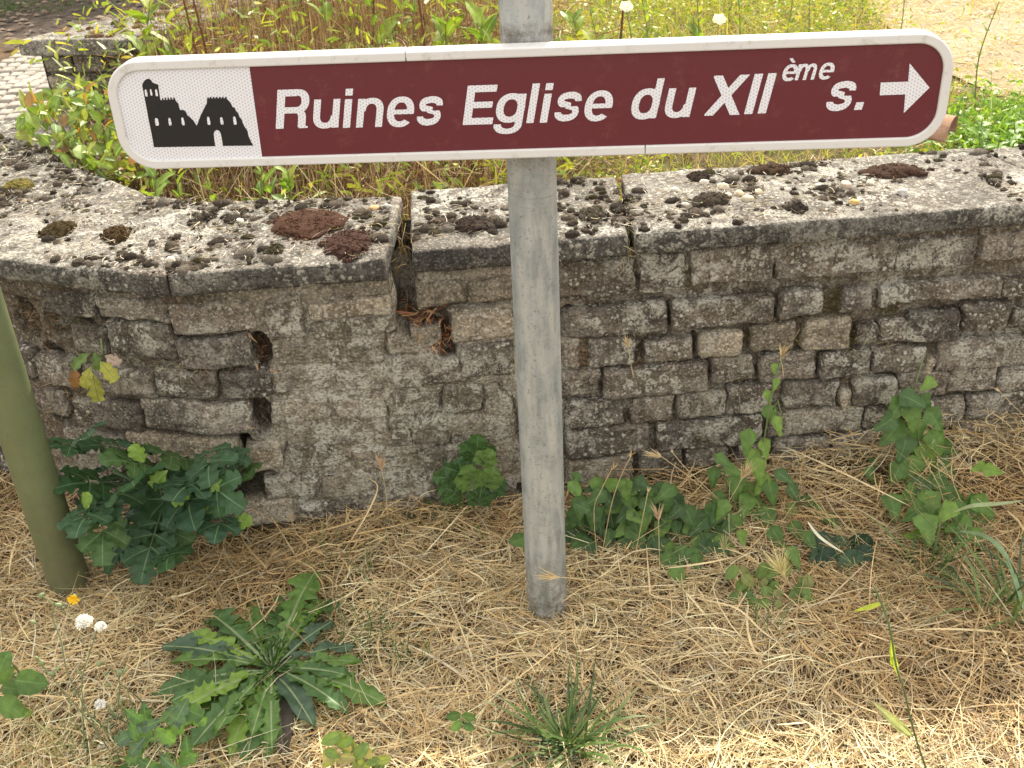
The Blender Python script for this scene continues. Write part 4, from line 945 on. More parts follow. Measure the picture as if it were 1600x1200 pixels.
# ------------------------------------------------------------------ dry stalks with bristly seed heads
def barley(label, stem, head_px, head_len, ang, Yb, n_awn=26, c=(.58, .46, .27), spread=.5, group='dry bristly grass heads'):
    b = atY(*stem[0], Yb); b[2] = max(b[2], float(ground_z(b[0], b[1])))
    e = empty('seed_stalk', label, 'grass stalk', b, group)
    pts = [b]+[atY(p[0], p[1], Yb-(p[2] if len(p) > 2 else 0)) for p in stem[1:]]
    H = atY(*head_px, Yb-(stem[-1][2] if len(stem[-1]) > 2 else 0)); pts.append(H)
    mb = MB(); mb.tube(np.array(spl(np.array(pts), 5)), .0009, 5, (.52, .42, .24)); mb.build('stem', M_straw, e, True, b)
    a = R_(ang); D = np.array([math.sin(a), -.1, math.cos(a)]); D /= np.linalg.norm(D); L = head_len/FPX*2.0
    s_, d_, u_ = basis(D, (0, -1, .3)); mb = MB()
    for k in range(n_awn):
        t = rng.uniform(0, .55); az = rng.uniform(0, 2*math.pi); sp = rng.uniform(.1, spread*1.5)*(1.15-t*.6)
        dd = d_+(s_*math.cos(az)+u_*math.sin(az))*sp; dd /= np.linalg.norm(dd); p0 = H+D*L*t*.7; ll = L*rng.uniform(.5, .95)*(1-t*.3)
        sd = np.cross(dd, (0.3, -1, .2)); sd /= np.linalg.norm(sd); wd = .00055
        mid = p0+dd*ll*.25; mb.add([p0-sd*wd, p0+sd*wd, mid+sd*wd*1.9, mid-sd*wd*1.9, p0+dd*ll], [(0, 1, 2, 3), (3, 2, 4)], np.array(c)*rng.uniform(.75, 1.2))
    mb.build('seed_head', M_straw, e, True, b); return e
barley('short dry stalk with reddish bristly head at the wall foot left of the post', [(606, 818), (603, 770)], (597, 738), 42, -4, 1.86, c=(.55, .38, .24))
barley('dry stalk whose bristly head hangs across the foot of the galvanised post', [(960, 915), (935, 908)], (876, 902, ), 45, -75, 1.52, 22)
barley('upright stalk with small reddish head in front of the low leafy weed', [(1031, 935), (1030, 860)], (1029, 815), 40, -5, 1.66, c=(.55, .40, .28))
barley('pale plump bristly head among the bindweed leaves', [(1135, 790), (1150, 765)], (1158, 750), 44, 20, 1.80, 34)
barley('thin bristly head leaning left in front of the dry-laid stones', [(1120, 780), (1070, 740), (1040, 718)], (1035, 714), 36, -68, 1.82, 18)
barley('bare split stalk rising beside the leaning bristly head', [(1125, 782), (1075, 735)], (1052, 708), 12, -35, 1.81, 4)
barley('large spreading straw-coloured head above the small-leaved seedlings', [(1225, 965), (1224, 920)], (1228, 905), 72, -25, 1.60, 44, c=(.62, .55, .27), spread=.75)
barley('greenish brush-like head right of the low leafy weed', [(1133, 930), (1133, 880)], (1131, 862), 40, 0, 1.66, 26, c=(.42, .42, .2))
barley('pale tuft head at the top tip of the bindweed', [(1224, 588), (1222, 570)], (1219, 562), 34, 10, 1.87, 24)
barley('straight stalk with narrow head standing before the dark hole at right', [(1420, 740), (1420, 700)], (1421, 672), 34, 8, 1.92, 16, c=(.45, .36, .2))
barley('pair of crossed straws before the wall near the right border', [(1600, 650), (1575, 625)], (1562, 612), 16, -50, 1.93, 6)
barley('bent tall dry stalk just right of the post', [(935, 900), (928, 800), (940, 765)], (955, 735), 24, 28, 1.72, 5)
barley('second bent dry stalk just right of the post with a folded sheath', [(940, 870), (955, 790), (972, 740)], (985, 715), 22, 22, 1.73, 6)
barley('tall dry stalk rising from the straw in front of the leafy weed', [(985, 900), (998, 840), (1008, 790)], (1012, 770), 14, 12, 1.67, 5)
barley('fluffy straw head poking up from the tuft beside the parsley-like plant', [(990, 590), (985, 565)], (982, 545), 30, -10, 1.93, 20)
# loose seed panicle
b = atY(1370, 905, 1.70); pan = empty('grass_panicle', 'airy yellowish grass panicle sprawling over the round-leaved plant', 'grass stalk', b); mb = MB()
for (A, B_) in (((1345, 885), (1262, 770)), ((1345, 895), (1405, 862)), ((1350, 880), (1322, 800))):
    a0 = atY(*A, 1.70); a1 = atY(*B_, 1.74); mb.tube([a0, (a0+a1)/2+[0, 0, .01], a1], .0009, 4, (.4, .38, .16))
    for k in range(60):
        t = rng.uniform(.25, 1); p = a0+(a1-a0)*t+rng.normal(0, .006*(1.3-t), 3); r = rng.uniform(.0012, .0022)
        q = rng.normal(0, 1, (4, 3)); q /= np.linalg.norm(q, axis=1)[:, None]
        mb.add(p+q*r, [(0, 1, 2), (0, 2, 3), (0, 3, 1), (1, 3, 2)], (.50, .46, .22))
mb.build('seed_head', M_straw, pan, True, b)

# single lime-green blades at the right
def ribbon(name, label, pts, w, c, Yb, cat='grass blade', mat=None):
    P = np.array([G(p[0], p[1], p[2]) for p in pts]); P = np.array(spl(P, 6)); n = len(P); T = np.gradient(P, axis=0); sd = np.cross(T, (0, -.7, .7)); sd /= np.linalg.norm(sd, axis=1)[:, None]
    W = w*np.sin(np.linspace(.25, math.pi-.02, n))[:, None]/2; V = np.concatenate([P-sd*W, P+[0, 0, -.0008], P+sd*W]); F = [(i, i+1, n+i+1, n+i) for i in range(n-1)]+[(n+i, n+i+1, 2*n+i+1, 2*n+i) for i in range(n-1)]
    o = mesh(name, V-P[0], F, mat or M_leaf, None, True, np.tile(c, (len(V), 1))); o.location = P[0].tolist(); tag(o, label, cat); return o
ribbon('grass_shoot', 'lone lime-yellow blade lying on the straw in the right part', [(1378, 942, .06), (1360, 948, .065), (1333, 955, .06)], .009, (.42, .50, .05), 0)
b = G(1452, 1215, .0); st = empty('green_stalk', 'thin dark green stalk with bright lime leaf rising at the lower right', 'grass stalk', b)
mb = MB(); pp_ = [(1452, 1215, 0), (1430, 1150, .05), (1413, 1080, .12), (1400, 1040, .16), (1392, 990, .2), (1380, 950, .23), (1365, 915, .26)]
Pw = np.array([b+[0, 0, 0]]+[atY(a, b_, b[1]+.02*i) for i, (a, b_, _) in enumerate(pp_[1:])]); mb.tube(np.array(spl(Pw, 4)), .0017, 5, (.09, .13, .05)); mb.build('stem', M_stem, st, True, b)
me = leaf_mesh('lance', 8, .10, (.45, .55, .04), (.5, .6, .1), 2); put_leaf(st, b, me, atY(1392, 1018, b[1]+.06), (.25, -.3, -.75), (0, -1, .5), .045); put_leaf(st, b, me, atY(1392, 1000, b[1]+.06), (.12, -.2, -.9), (0.3, -1, .5), .05)
me = leaf_mesh('lance', 10, .07, (.32, .36, .17), (.4, .44, .25), 4); put_leaf(st, b, me, atY(1425, 1150, b[1]+.02), (-.5, -.1, .6), (0, -1, .3), .11)
ribbon('grass_shoot', 'long glossy arching blade bending into the right border', [(1500, 830, .12), (1540, 838, .14), (1572, 870, .13), (1600, 950, .08), (1612, 1010, .03)], .010, (.20, .29, .16), 0)
ribbon('grass_shoot', 'pale blade sweeping to the right above the grass patch', [(1490, 800, .09), (1520, 790, .12), (1560, 787, .12), (1602, 782, .11)], .008, (.33, .40, .22), 0)
ribbon('grass_shoot', 'whitish dry blade slanting down beside the round-leaved plant', [(1262, 815, .10), (1282, 840, .08), (1320, 865, .05)], .006, (.60, .60, .45), 0, mat=M_straw)
for q, (lb, P_) in enumerate([('long straight straw lying diagonally from the bindweed to the leaf stack', [(1232, 700, .12), (1330, 745, .10), (1440, 800, .06)]),
    ('pale straw lying across the straw bed right of the post', [(1040, 888, .05), (1100, 880, .06), (1150, 870, .055)]),
    ('thick pale straw crossing the middle of the straw bed', [(1010, 850, .06), (1015, 915, .05), (1020, 930, .04), (1060, 940, .04)]),
    ('long bent straw arching in the lower middle of the straw bed', [(1090, 935, .05), (1150, 950, .06), (1190, 985, .05), (1225, 1010, .03)]),
    ('yellow straw stem leaning on the lower left of the stones', [(545, 850, .04), (575, 800, .1), (590, 760, .12), (570, 745, .12)])]):
    ribbon('straw_stem', lb, P_, .0035, (.62, .50, .30), 0, 'straw', M_straw)

# ------------------------------------------------------------------ flowering weed with fluffy seed heads, lower left
b = G(172, 1225, 0); fw = empty('flowering_weed', 'spindly weed with one yellow flower and white fluffy seed heads at lower left', 'plant', b)
FY = b[1]+.02; mb = MB()
def fp(x, y, dy=0.0): return atY(x, y, FY+.03+dy+.12*(1200-y)/300)
for st_ in ([(172, 1225), (150, 1140), (130, 1100), (105, 1050), (95, 1000), (82, 965), (85, 945)], [(130, 1100), (128, 1060), (140, 1020), (150, 990), (150, 978)], [(150, 1140), (95, 1075), (75, 1050), (55, 1030)], [(172, 1225), (182, 1120), (186, 1060), (160, 1035)],
            [(85, 945), (100, 950), (110, 938)], [(85, 945), (72, 935), (65, 930)], [(182, 1120), (165, 1100)], [(132, 1200), (130, 1130), (128, 1100)], [(186, 1060), (196, 1040)]):
    mb.tube(np.array(spl(np.array([fp(*p) for p in st_]), 4)), .0012, 5, (.17, .20, .10))
mb.build('stem', M_stem, fw, True, b)
for (x_, y_, s) in ((65, 930, 1), (92, 945, .9), (52, 972, .8), (66, 1036, 1), (58, 1028, .7), (80, 1052, .9), (90, 1045, .9), (155, 1037, 1.1), (165, 1052, .8), (188, 1050, 1), (196, 1047, .8), (116, 1082, .8), (168, 1070, .8), (148, 1158, .7), (132, 1166, .8), (108, 1178, 1.1), (190, 1095, .8), (124, 1050, .7)):
    P = fp(x_, y_); mb = MB(); d = np.array([rng.normal(0, .6), -.2, .7]); d /= np.linalg.norm(d)
    mb.tube([P-d*.007*s, P-d*.003*s, P+d*.002*s, P+d*.007*s], [.001, .0042*s, .0036*s, .0016*s], 7, (.24, .30, .15)); mb.build('bud', M_stem, fw, True, b)
def puff(x_, y_, r, P=None):
    P = fp(x_, y_) if P is None else P; mb = MB()
    for k in range(190):
        d = rng.normal(0, 1, 3); d[2] = abs(d[2])*.9-.1; d /= np.linalg.norm(d); sd = np.cross(d, rng.normal(0, 1, 3)); sd /= np.linalg.norm(sd); q = P+d*r*rng.uniform(.8, 1.1)
        mb.add([P+d*r*.15-sd*.0002, P+d*r*.15+sd*.0002, q+sd*.0011, q-sd*.0011], [(0, 1, 2, 3)], (.85, .85, .83))
        up = np.cross(d, sd); mb.add([q-sd*.0022, q+up*.0006, q+sd*.0022, q-up*.0006+d*.001], [(0, 1, 2, 3)], (.85, .85, .83))
    mb.tube([P-[0, 0, .006], P, P+[0, 0, .002]], [.001, .003, .001], 6, (.25, .22, .14)); mb.build('seed_head', M_stem, fw, True, b)
puff(132, 973, .0135); puff(157, 980, .009); puff(157, 1101, .009); puff(161, 1168, .009)
P = fp(117, 933); mb = MB()
for k in range(46):
    a = rng.uniform(0, 2*math.pi); d = np.array([math.cos(a), -.6, math.sin(a)]); r = rng.uniform(.008, .0125); d /= np.linalg.norm(d); sd = np.cross(d, (0, -1, 0)); sd /= np.linalg.norm(sd)
    c0 = P+[0, -.001*(k % 4), 0]; mb.add([c0-sd*.0006, c0+sd*.0006, c0+d*r+sd*.0015, c0+d*r-sd*.0015], [(0, 1, 2, 3)], (.80, .52, .015))
mb.tube([P+[-.004, .007, -.002], P+[0, .001, 0]], [.0025, .004], 7, (.2, .27, .1)); mb.build('flower_head', M_stem, fw, True, b)
me = leaf_mesh('lance', 10, .11, (.16, .27, .07), (.24, .34, .14), 6)
for (x_, y_, a) in ((185, 1180, 60), (160, 1195, -50), (150, 1185, 80), (178, 1190, 10), (205, 1150, 70), (120, 1195, -70)):
    put_leaf(fw, b, me, fp(x_, y_), (math.sin(R_(a)), -.3, math.cos(R_(a))*.4), (0, -.6, 1), .07)

# ------------------------------------------------------------------ on and in the wall: moss, pebbles, litter
def coping_z(x, y): return TOP+.0012*fbm(np.array([[x, y, TOP]]), 60, 2, 2)[0]
def dome(mb, P, rx, ry, h, c, rot=0, seed=0, nr=5, na=12, fuzz=0):
    th = np.arange(na)/na*2*math.pi; V = [[0, 0, h]]; 
    for i in range(1, nr+1):
        f = i/nr; q = math.sin(f*math.pi/2); zz = h*math.cos(f*math.pi/2)-(.003 if i == nr else 0)
        for t in th: V.append([rx*q*math.cos(t), ry*q*math.sin(t), zz])
    V = np.array(V); ns_ = 1+.22*vn(V/max(rx, ry)+seed, 2.2, 5)+.12*vn(V/max(rx, ry)+seed, 6, 6); V[:, :2] *= ns_[:, None]; V[:, 2] *= (1+.25*vn(V/max(rx, ry)+seed, 4, 7))
    ca, sa = math.cos(rot), math.sin(rot); V = np.c_[V[:, 0]*ca-V[:, 1]*sa, V[:, 0]*sa+V[:, 1]*ca, V[:, 2]]+P
    F = [(0, 1+j, 1+(j+1) % na) for j in range(na)]+[(1+(i-1)*na+j, 1+i*na+j, 1+i*na+(j+1) % na, 1+(i-1)*na+(j+1) % na) for i in range(1, nr) for j in range(na)]
    mb.add(V, F, np.array(c)*(1+.18*vn(V, 260, 9))[:, None])
    if fuzz:
        k = rng.integers(0, len(V), fuzz); c0 = np.array(P)-[0, 0, max(rx, ry)*.4]
        for q in k:
            p = V[q]+rng.normal(0, .0012, 3); d = p-c0; d /= np.linalg.norm(d); d += rng.normal(0, .5, 3); sd = np.cross(d, rng.normal(0, 1, 3)); sd /= np.linalg.norm(sd)+1e-9; ll = rng.uniform(.0015, .004)
            mb.add([p-sd*.0005, p+sd*.0005, p+d*ll], [(0, 1, 2)], np.array(c)*rng.uniform(.6, 2.0))
bigm = [('large rust-brown moss cushion near the broken end of the left coping slab', 478, 336, 58, 30, (.125, .062, .040), 1500), ('rounded purplish brown moss cushion in front of the large rust-brown one', 546, 368, 38, 26, (.105, .055, .042), 900),
        ('dark brown moss cushion at the left end of the curved coping', 92, 352, 26, 16, (.085, .058, .025), 400), ('brown moss cushion on the curved coping, right of the dark one', 182, 360, 24, 13, (.10, .062, .028), 350),
        ('yellow-green moss patch at the far left of the coping', 28, 285, 26, 14, (.26, .21, .06), 350), ('dark purple-brown moss cushion on the coping left of the post', 738, 345, 28, 15, (.075, .052, .042), 500),
        ('wide reddish brown moss patch on the right coping', 1396, 262, 52, 15, (.115, .065, .045), 700), ('dark moss cushion behind the pebbles on the right coping', 1090, 272, 18, 11, (.06, .04, .03), 200),
        ('flat brown moss patch at the back of the right coping', 1205, 262, 36, 10, (.11, .068, .045), 350), ('grey-brown moss patch among the pebbles on the right coping', 1112, 307, 30, 13, (.095, .075, .055), 350),
        ('dark moss knot at the front of the right coping', 1245, 320, 17, 12, (.045, .034, .026), 250), ('grey moss cushion right of the post on the coping', 925, 330, 20, 12, (.11, .09, .065), 250), ('olive moss clump at the front edge of the left slab', 430, 385, 13, 9, (.07, .06, .03), 120)]
for lb, x_, y_, a_, b__, c_, fz in bigm:
    P = G(x_, y_+b__*.5, TOP); mb = MB(); sc_ = 1/FPX*2.35
    R1, R2, Hh = a_*sc_*.90, b__*sc_*1.8, min(a_, 26)*sc_*.36; dome(mb, P, R1, R2, Hh, np.array(c_)*.6, 0, x_, 9, 28, 0)
    for k_ in range(int(fz*.32)):
        aa = rng.uniform(0, 2*math.pi); rr = rng.uniform(0, 1)**.5*(1+.20*math.sin(3*aa+x_)+.14*math.sin(7*aa)+(.25*rng.random() if k_ % 5 == 0 else 0)); hz = Hh*math.sqrt(max(0, 1-min(1, rr)**2))*.95
        s1 = rng.uniform(.0018, .0042); cm_ = np.array(c_)*rng.uniform(.45, 1.25)*(np.array([1, 1.15, 1.1]) if rng.random() < .4 else 1)
        dome(mb, P+[R1*rr*math.cos(aa), R2*rr*math.sin(aa), hz-.001], s1, s1, s1*rng.uniform(.7, 1.3), cm_, 0, k_, 3, 6, 5)
    o = mb.build('moss_cushion', M_moss, None, True, P); o.location = P.tolist(); tag(o, lb, 'moss')
def in_coping(x, y):
    yo = np.interp(x, [-.984, -.801, -.63, -.227, -.178, .24, .25, 1.168, 2.4], [1.977, 1.91, 1.857, 1.883, 1.908, 1.944, 1.942, 1.998, 2.07])
    yi = np.interp(x, [-1.3, -1.207, -.944, -.787, -.688, -.601, -.214, -.198, .25, 1.058, 2.4], [2.9, 2.757, 2.461, 2.32, 2.259, 2.243, 2.218, 2.248, 2.283, 2.34, 2.42])
    lo = np.where(x < -.984, 1.977+(-.984-x)*.75+np.clip(-1.3-x, 0, 1)*1.4, yo)
    return (y > lo+.012) & (y < yi-.006) & ~((x > -.232) & (x < -.175))
mb = MB(); cnt = 0
while cnt < 1500:
    x_ = rng.uniform(-1.35, 1.5); y_ = rng.uniform(1.85, 2.8)
    if not in_coping(np.array(x_), np.array(y_)): continue
    d = vn([[x_, y_, 0]], 5, 61)[0]+.8*vn([[x_, y_, 0]], 14, 62)[0]+.35*(y_-float(wall_y(x_)))/.3
    if d < rng.uniform(-.25, .55): continue
    r = float(np.clip(rng.lognormal(-5.2, .52), .0018, .016)); c_ = [(.045, .036, .028), (.075, .06, .045), (.11, .09, .068), (.06, .05, .025), (.15, .13, .105)][int(rng.choice(5, p=[.28, .27, .2, .1, .15]))]
    dome(mb, [x_, y_, TOP-.001], r*rng.uniform(.9, 1.5), r*rng.uniform(.8, 1.1), r*rng.uniform(.5, .8), c_, rng.uniform(0, 3), cnt, 4, 10, int(r*5000)); cnt += 1
o = mb.build('moss', M_moss); o['kind'] = 'stuff'; tag(o, 'many small dark grey-brown moss tufts dotted over the coping slabs', 'moss')
# pebbles
peb = [(943, 0)]; pl = [(1335, 315, 6, (.55, .38, .15)), (1130, 292, 9, (.50, .44, .33)), (1322, 288, 8, (.48, .40, .33)), (1155, 302, 7, (.55, .45, .30)), (1138, 305, 6, (.52, .46, .36)), (1168, 310, 8, (.5, .45, .33)), (1100, 285, 7, (.45, .42, .36)), (1070, 320, 6, (.42, .38, .33)),
      (1055, 296, 6, (.52, .5, .42)), (1280, 290, 6, (.5, .47, .4)), (1185, 300, 7, (.45, .36, .25)), (585, 325, 7, (.50, .33, .16)), (605, 322, 6, (.42, .42, .38)), (375, 345, 6, (.55, .52, .4)), (1230, 296, 6, (.5, .45, .38)), (1360, 285, 6, (.48, .44, .36)), (265, 405, 6, (.55, .5, .4)), (1410, 300, 8, (.42, .40, .37))]
PEB = ['lone orange-brown pebble near the front edge of the right coping', 'largest buff pebble in the cluster on the right coping', 'buff pebble further right than the cluster, below the arrow', 'orange-tinted pebble at the middle of the pebble cluster',
       'pale pebble at the left of the pebble cluster', 'long tan pebble at the lower middle of the cluster', 'greyish pebble at the far left of the cluster', 'grey pebble in front of the cluster near the slab edge', 'whitish pebble closest to the slab joint right of the post', 'light grey pebble standing clear right of the cluster',
       'brown pebble at the right end of the cluster', 'orange pebble on the left slab beside the rust-brown cushion', 'small grey pebble next to the orange one on the left slab', 'cream pebble behind the rust-brown cushion on the left slab', 'small buff pebble in the open middle of the right coping', 'pale pebble near the back edge below the arrow', 'pale pebble near the joint of the curved coping', 'flat whitish pebble nearest the right border']
for (x_, y_, r, c_) in pl:
    P = G(x_, y_, TOP+.002); mb = MB(); s_ = r/FPX*2.3; V = []
    dome(mb, [*P[:2], TOP], s_*1.25, s_*.95, s_*.85, c_, rng.uniform(0, 3), x_, 5, 12)
    o = mb.build('pebble', M_plain, None, True, P); o.location = P.tolist(); tag(o, PEB[pl.index((x_, y_, r, c_))], 'pebble', 'pebbles on the coping')
P = G(928, 1166, .012); mb = MB(); dome(mb, P-[0, 0, .006], .012, .010, .014, (.30, .25, .22), 0, 3, 6, 16); o = mb.build('pebble', M_plain, None, True, P); o.location = P.tolist(); tag(o, 'round grey-brown stone beside the spiky grass tuft', 'stone')
# litter on the coping
n = 7000; x = rng.uniform(-1.4, 1.5, n); y = rng.uniform(1.85, 2.95, n)
k = in_coping(x, y) & ((vn(np.c_[x, y, x*0], 6, 71)+.7*(x < -.2)+.5*(vn(np.c_[x, y, x*0], 3, 72))) > .15); x, y = x[k], y[k]; n = len(x)
lit = blades(np.c_[x, y, np.full(n, TOP+.002)+rng.uniform(0, .006, n)], rng.uniform(-3.1, 3.1, n), rng.normal(.03, .1, n), rng.uniform(.006, .045, n), rng.uniform(.0007, .0018, n), pick(n, [(.5, .43, .32), (.38, .31, .22), (.6, .55, .45), (.25, .18, .12)], [3, 2, 2, 1])*rng.normal(1, .12, (n, 1)), 4, rng.uniform(-.2, .2, n), .3, rng.normal(0, .6, n), rng.normal(0, 1.3, n))
o = join('plant_litter', [lit], M_straw, 'dry stems and crumbs of plant litter lying on the coping', 'plant litter')
n = 16000; x = rng.uniform(-1.4, 1.5, n); y = rng.uniform(1.85, 2.95, n); k = in_coping(x, y) & ((vn(np.c_[x, y, x*0], 7, 74)+.6*vn(np.c_[x, y, x*0], 22, 75)+.25*(x < -.2)) > .12); x, y = x[k], y[k]; n = len(x)
r = rng.uniform(.0008, .0032, n)*rng.choice([1, 1.5], n, p=[.85, .15]); o6 = np.array([(1, 0, 0), (0, 1, 0), (-1, 0, 0), (0, -1, 0), (0, 0, 1)], float)
V = (o6[None]*rng.uniform(.5, 1.4, (n, 5, 1))*r[:, None, None]*np.array([1, 1, .7])+np.stack([x, y, np.full(n, TOP+.0005)], -1)[:, None]).reshape(-1, 3)
f = np.array([(0, 1, 4), (1, 2, 4), (2, 3, 4), (3, 0, 4)]); F = (f[None]+np.arange(n)[:, None, None]*5).reshape(-1, 3)
o = mesh('soil_crumbs', V, F, M_moss, None, False, np.repeat(pick(n, [(.16, .12, .08), (.24, .19, .13), (.08, .06, .042), (.32, .27, .2), (.2, .13, .07)], [3, 3, 2, 2, 1])*rng.normal(1, .15, (n, 1)), 5, axis=0)); o['kind'] = 'stuff'; tag(o, 'brown crumbs of soil and dead moss covering the coping slabs', 'crumbs')
# dry roots and dead leaves in the open joints
parts = []
def strands(px, py, n, rs, rz, L, pal, outm=.004, wd=.0012, down=.5):
    s, z = hit(px, py); ss = s+rng.normal(0, rs, n); zz = z+rng.normal(0, rz, n); dep = hole_depth(ss, zz)
    P = wall_pt(ss, zz, 0.0); nr = wnormal(ss); o_ = -dep*.6+rng.uniform(-.004, outm+.006, n); P[:, 0] += nr[:, 0]*o_; P[:, 1] += nr[:, 1]*o_
    az = np.where(rng.random(n) < .5, 0, math.pi)+rng.normal(0, .5, n); el = rng.normal(-down, .6, n)
    parts.append(blades(P, az, el, rng.uniform(L*.4, L, n), rng.uniform(wd*.6, wd, n), pick(n, pal, [1]*len(pal))*rng.normal(1, .15, (n, 1)), 4, rng.uniform(-.4, .8, n), .3, rng.uniform(0, 3, n), rng.normal(0, .8, n)))
RO = [(.30, .19, .10), (.20, .12, .065), (.42, .31, .18)]; DL = [(.28, .12, .06), (.20, .085, .045), (.42, .26, .14), (.12, .06, .035)]; MG = [(.09, .08, .02), (.06, .05, .018), (.13, .12, .03)]
strands(660, 500, 60, .02, .014, .05, DL, .012, .007, .3); strands(690, 530, 90, .012, .02, .025, DL, .008, .005, .8); strands(632, 400, 60, .008, .05, .05, RO+[(.5, .42, .28)], .01, .002, 1.2)
strands(412, 690, 60, .012, .03, .05, RO, .008, .0012, 1.3); strands(408, 560, 50, .01, .02, .03, DL, .004, .004, 1.2); strands(340, 575, 60, .06, .006, .03, RO, .006, .001, 1.2); strands(265, 570, 40, .03, .006, .04, [(.5, .42, .28)], .008, .0013, .2)
strands(100, 610, 160, .05, .035, .05, RO, .004, .001, .2); strands(60, 500, 120, .04, .02, .03, RO[:2], .0, .0012, .5); strands(110, 520, 120, .05, .02, .03, RO[:2], .002, .0012, .5)
strands(1000, 570, 60, .008, .02, .03, RO, .006, .0009, 1.3); strands(905, 545, 120, .012, .03, .035, RO[:2], .004, .001, .6); strands(995, 655, 60, .05, .004, .03, RO, .004, .0009, .2); strands(1230, 520, 50, .01, .015, .04, [(.5, .38, .2)], .008, .0012, 1.3)
strands(1060, 612, 60, .05, .005, .03, RO, .004, .0009, .3); strands(1265, 640, 90, .06, .006, .035, RO+[(.5, .4, .24)], .006, .0011, .2); strands(1230, 500, 70, .04, .006, .04, [(.42, .31, .15)], .006, .0011, .1)
strands(1380, 520, 60, .05, .02, .03, RO, .004, .0009, .4); strands(1345, 585, 50, .02, .02, .03, RO+[(.5, .45, .3)], .004, .0009, .5); strands(1360, 540, 50, .03, .02, .04, [(.5, .45, .3)], .004, .0009, .1); strands(805, 560, 26, .005, .01, .04, [(.5, .42, .25)], .006, .0011, 1.4)
strands(1280, 760, 60, .06, .02, .06, RO+[(.5, .4, .24)], .01, .0014, .2); strands(978, 375, 50, .006, .03, .04, [(.5, .45, .3), (.4, .33, .2)], .03, .0012, 1.2); strands(940, 520, 60, .05, .01, .025, RO[:2], .004, .0009, .2)
strands(1290, 470, 50, .03, .02, .02, RO[:2], .004, .0009, .5)
join('dry_roots', parts, M_straw, 'dry roots, dead leaves and grass caught in the joints of the wall', 'plant litter')
parts = []
for (x_, y_, n_, a_, b_) in ((1300, 470, 420, .012, .02), (1385, 480, 300, .016, .012), (1240, 530, 140, .02, .008), (1325, 530, 220, .008, .012), (1290, 520, 150, .025, .006), (1175, 520, 160, .012, .01), (1150, 585, 60, .01, .008), (1105, 680, 220, .03, .008), (1420, 505, 120, .02, .01), (1590, 480, 120, .02, .01), (130, 500, 80, .01, .01)):
    strands(x_, y_, n_, a_, b_, .009, MG, .010, .0014, .0)
join('wall_moss', parts, M_moss, 'olive-brown moss hanging in the joints of the right-hand stones', 'moss')

# ------------------------------------------------------------------ behind the wall
def bz(x, y): return float(ground_z(np.array([x]), np.array([y]))[0])
# paved path seen past the wall's left end
base_p = np.array([-1.7, 3.9, .45])
X, Y = np.meshgrid(np.linspace(-2.6, -1.2, 8), np.linspace(3.02, 4.75, 12)); V = np.stack([X, Y, ground_z(X, Y)+.004], -1).reshape(-1, 3); i = np.arange(X.size).reshape(X.shape)
pav = mesh('paved_path', V-base_p, np.stack([i[:-1, :-1], i[:-1, 1:], i[1:, 1:], i[1:, :-1]], -1).reshape(-1, 4), M_soil); pav.location = base_p.tolist(); pav['kind'] = 'structure'
pm = []
for q in range(4):
    W_, F_ = block((.044, .062, .03), (.011, .0155, .03), .006, lambda p: p-[.022, .031, 0], lambda w: .0012*vn(w+q, 40, q))
    o = mesh('paver', W_, F_, M_paver, None, True, link=False); pm.append(o.data); bpy.data.objects.remove(o)
for r in range(25):
    for c in range(12):
        x_ = -1.86+c*.047+.006*math.sin(r*1.3); y_ = 3.02+r*.065+.010*math.sin(c*1.9+r)
        if x_ > -1.30: continue
        o = bpy.data.objects.new('paver', pm[int(rng.integers(0, 4))]); COL.objects.link(o); o.parent = pav
        o.location = (x_-base_p[0], y_-base_p[1], bz(x_, y_)-base_p[2]-.012+rng.uniform(-.002, .002)); o.rotation_euler = (rng.normal(0, .012), rng.normal(0, .012), rng.normal(0, .03)+.1)
# dark lane beyond
def sheet(name, poly, mat, dz):
    P = np.array(poly); c = P.mean(0); rings = [c+(P-c)*f for f in np.linspace(.02, 1, 14)]
    Q = []
    for rg in rings:
        m = []
        for a, b in zip(rg, np.roll(rg, -1, axis=0)): m += [a+(b-a)*t for t in np.arange(8)/8]
        Q.append(np.array(m))
    n = len(Q[0]); V = np.concatenate(Q); V = np.c_[V, ground_z(V[:, 0], V[:, 1])+dz+.002*vn(np.c_[V, V[:, 0]*0], 9, 3)]
    F = [(k*n+j, (k+1)*n+j, (k+1)*n+(j+1) % n, k*n+(j+1) % n) for k in range(len(Q)-1) for j in range(n)]
    o = mesh(name, V, F, mat); o['kind'] = 'structure'; return o
sheet('lane', [(-5.5, 4.72), (-1.25, 4.6), (-.7, 5.0), (-.2, 6.4), (-5.5, 7.6)], M_lane, .006)
sheet('sandy_path', [(1.45, 3.55), (1.62, 3.0), (2.6, 2.9), (3.6, 4.5), (3.2, 6.0), (1.75, 6.2), (1.5, 4.6)], M_sand, .007)
sheet('road', [(2.1, 4.50), (3.4, 4.2), (4.5, 5.0), (4.2, 7.2), (2.1, 7.2), (1.95, 5.2)], M_asph, .013)
